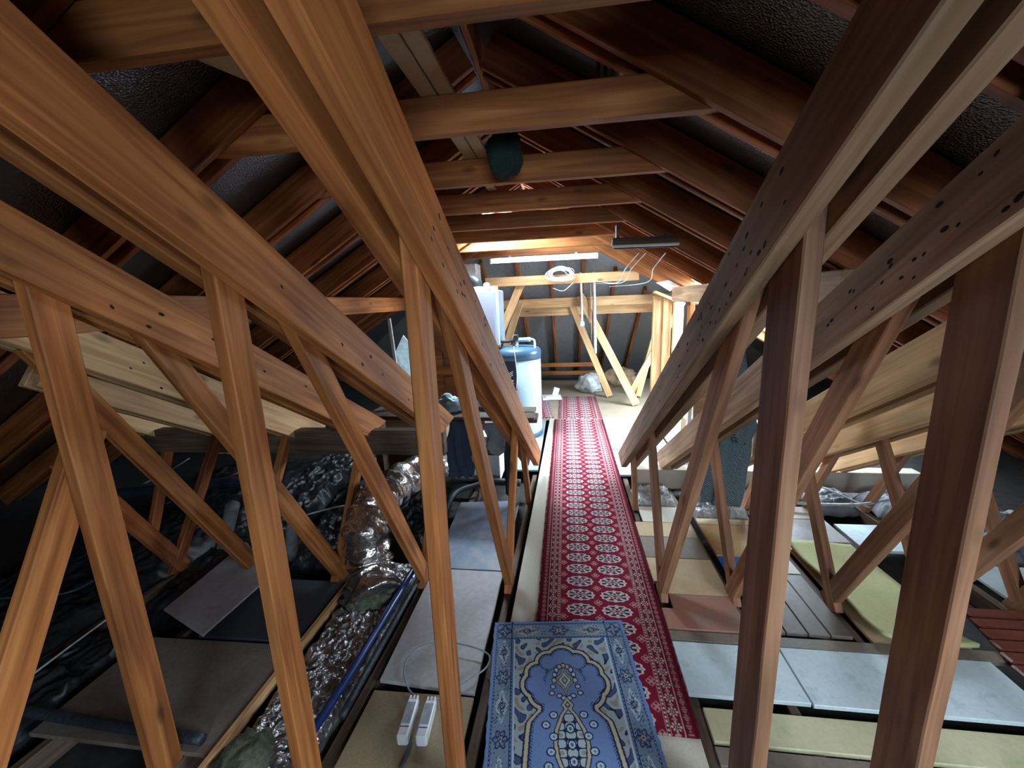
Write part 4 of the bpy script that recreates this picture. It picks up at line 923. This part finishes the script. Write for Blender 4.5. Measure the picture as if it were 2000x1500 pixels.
timber('reflector', (0.375, 3.475, 2.092), (0.885, 3.475, 2.085), 0.018, 0.022, M['white'], f2, bev=.005)
tube('lamp_tube', [(0.39, 3.51, 2.083), (0.86, 3.51, 2.076)], .011, M['black'], f2, n=2, sides=10)
for x in (.42, .80): box('hanger', x - .012, x + .012, 3.50, 3.585, 2.15, 2.165 + (0.10 if x < .5 else 0), M['plank_dark'], f2)
# strings drooping from the dark fitting
for i, (x0_, x1_, x2_) in enumerate(((1238, 1205, 1150), (1252, 1215, 1160), (1290, 1262, 1190))):
    pts = [FY(x0_ + 10, 494, 3.55), FY((x0_ + x1_) / 2, 525, 4.3), FY(x1_, 552, 5.0), FY(x2_, 548 + 6 * i, 5.7)]
    o = tube('string', pts, .004, M['cable'], n=8, sides=6); tag(o, ['left pale string sagging from the dark fitting to the far beam', 'middle pale string sagging from the dark fitting to the far beam', 'right pale string sagging from the dark fitting to the far beam'][i], 'string')
# coil of white cable
pts = []
cc = FY(1092, 536, 5.86)
rc = random.Random(5)
for lp_ in range(9):
    w_, h_, tl = rc.uniform(.12, .2), rc.uniform(.035, .085), rc.uniform(-.25, .25); ox, oz = rc.uniform(-.04, .04), rc.uniform(-.02, .03)
    for i in range(14):
        a_ = 2 * math.pi * i / 14; x_, z_ = w_ * math.cos(a_), h_ * math.sin(a_)
        pts.append(cc + Vector((ox + x_ - tl * z_, -.015 + rc.uniform(-.012, .012), oz + z_ + tl * x_ * .5)))
o = tube('cable_coil', pts, .0055, M['pipe_white'], n=2, sides=6); tag(o, 'bundle of white cable looped over the far tie beam', 'cable')
o = tube('cable', [FY(1120, 552, 5.86), FY(1100, 568, 5.86), FY(1080, 563, 5.86)], .0055, M['pipe_white'], n=6, sides=6); tag(o, 'single loop of white cable drooping below the bundle', 'cable')
for (x0_, y0_, x1_, y1_, yy, r_, lab) in ((1134, 532, 1137, 630, 6.44, .018, 'short pale conduit hanging from the tie beams, with a box at its end'), (1160, 531, 1163, 690, 6.44, .022, 'thick pale conduit hanging in front of the leaning struts'), (1153, 532, 1155, 668, 6.44, .008, 'thin conduit between the two pale conduits')):
    c1 = FY(x0_, y0_, yy); c2 = FY(x1_, y1_, yy); g = empty('conduit', c1, lab, 'conduit')
    tube('conduit_pipe', [c1, (c1 + c2) / 2, c2], r_, M['pipe_white'] if r_ > .01 else M['copper'], g, n=4, sides=10)
    if '1134' in str(x0_): box('switch_box', c2.x - .035, c2.x + .035, c2.y - .03, c2.y + .03, c2.z - .06, c2.z + .02, M['bag'], g, bev=.012)
# planks and netting stored on the collar ties
zp = 2.427
for i, (xa, xb, lab) in enumerate(((FZ(742, 80, zp).x, FZ(785, 75, zp).x, 'pale plank lying on the collar ties, beside the doubled left truss'), (FZ(787, 75, zp).x, FZ(828, 70, zp).x, 'pale plank lying on the collar ties, nearest the green netting'))):
    o = box('stored_plank', xa, xb - .004, 0.98, 2.9 - .1 * i, zp, zp + .02, M['plyboard']); tag(o, lab, 'plank')
o = timber('stored_plank', (-1.08, 1.07, 2.44), (-0.80, 1.75, 2.44), .12, .02, M['plyboard']); tag(o, 'pale plank lying askew on the collar ties left of the doubled truss', 'plank')
a = FY(985, 262, 1.95)
o = blob('netting_bundle', (a.x, 1.95, 2.225), .075, .06, .095, M['net'], amp=.22, sc=6, flat=False); tag(o, 'bundle of dark green netting tucked between the collar ties', 'netting')
a = FY(1212, 150, 1.66); b = FY(1230, -20, 1.66)
o = timber('hanging_batten', (a.x, 1.66, 2.425), (b.x, 1.66, 2.66), .02, .015, M['wood_pale_lit'], up=(0, 1, 0)); tag(o, 'thin pale batten standing on the second collar tie', 'batten')
hg = empty('strap_hanger', (FY(1180, 130, 1.68).x, 1.68, 2.43), 'dark metal strap hanger with two slots above the second collar tie', 'hanger')
ha = FY(1165, 100, 1.68).x; hb_ = FY(1200, 100, 1.68).x
for i in range(3): 
    w_ = (hb_ - ha) / 5; box('strap', ha + i * 2 * w_, ha + (i * 2 + 1) * w_, 1.672, 1.688, 2.426, 2.66, M['black'], hg, bev=.002)
box('strap_foot', ha, hb_, 1.665, 1.70, 2.4255, 2.455, M['black'], hg, bev=.002)

# ------------------------------------------------------------------ jacket hanging on the right, sacks and papers far away
a = FX(1452, 655, 1.255)
jk = empty('knitted_jacket', (a.x, a.y, a.z), 'grey-blue knitted jacket hanging from the weathered purlin on the right', 'jacket')
L_ = a.z - 0.10
body = cloth('jacket_body', (a.x - .02, a.y, a.z), L_, lambda t: .012 + .125 * min(1, t * 2.2) * (1 - .35 * max(0, t - .7)), lambda t: .010 + .05 * min(1, t * 2), M['knit'], folds=5, rows=60, cols=90, sway=(-.05, 0)); 
setparent(body, jk)
s_ = cloth('sleeve', (a.x + .0, a.y - .10, a.z - .32), .44, lambda t: .05 + .035 * math.sin(t * 3), lambda t: .024 + .012 * t, M['knit'], folds=3, rows=40, cols=48); setparent(s_, jk)
lp = tube('hanging_loop', [(1.27, a.y, 1.63), (a.x, a.y, a.z + .03), (a.x, a.y, a.z - .02)], .004, M['darkcable'], jk, n=4, sides=6)
a = FZ(1152, 770, -.02)
o = blob('plastic_sack', (a.x, a.y + .25, -.02), .21, .18, .19, M['bag_grey'], amp=.25, sc=3); tag(o, 'grey plastic sack on the floor at the hip end', 'sack')
o = blob('insulation_roll', (1.05, 8.1, -.02), .30, .2, .20, M['carton'], amp=.3, sc=3); tag(o, 'brown heap of insulation behind the crossing struts', 'insulation')
a = FZ(1078, 777, 0); 
o = box('booklet_stack', a.x - .17, a.x + .16, a.y - .13, a.y + .16, -.008, .022, M['paper'], rz=.1); tag(o, 'large white carton lid on the floor beside the far runner', 'carton lid')
o = box('booklet', a.x - .10, a.x + .05, a.y - .1, a.y + .05, .0225, .045, M['white'], rz=-.1); tag(o, 'small white booklet lying on the carton lid', 'booklet')
o = timber('booklet', (a.x + .05, a.y + .06, .024), (a.x + .09, a.y + .10, .16), .10, .012, M['white'], up=(0, 1, 0)); tag(o, 'small white booklet standing upright on the carton lid', 'booklet')
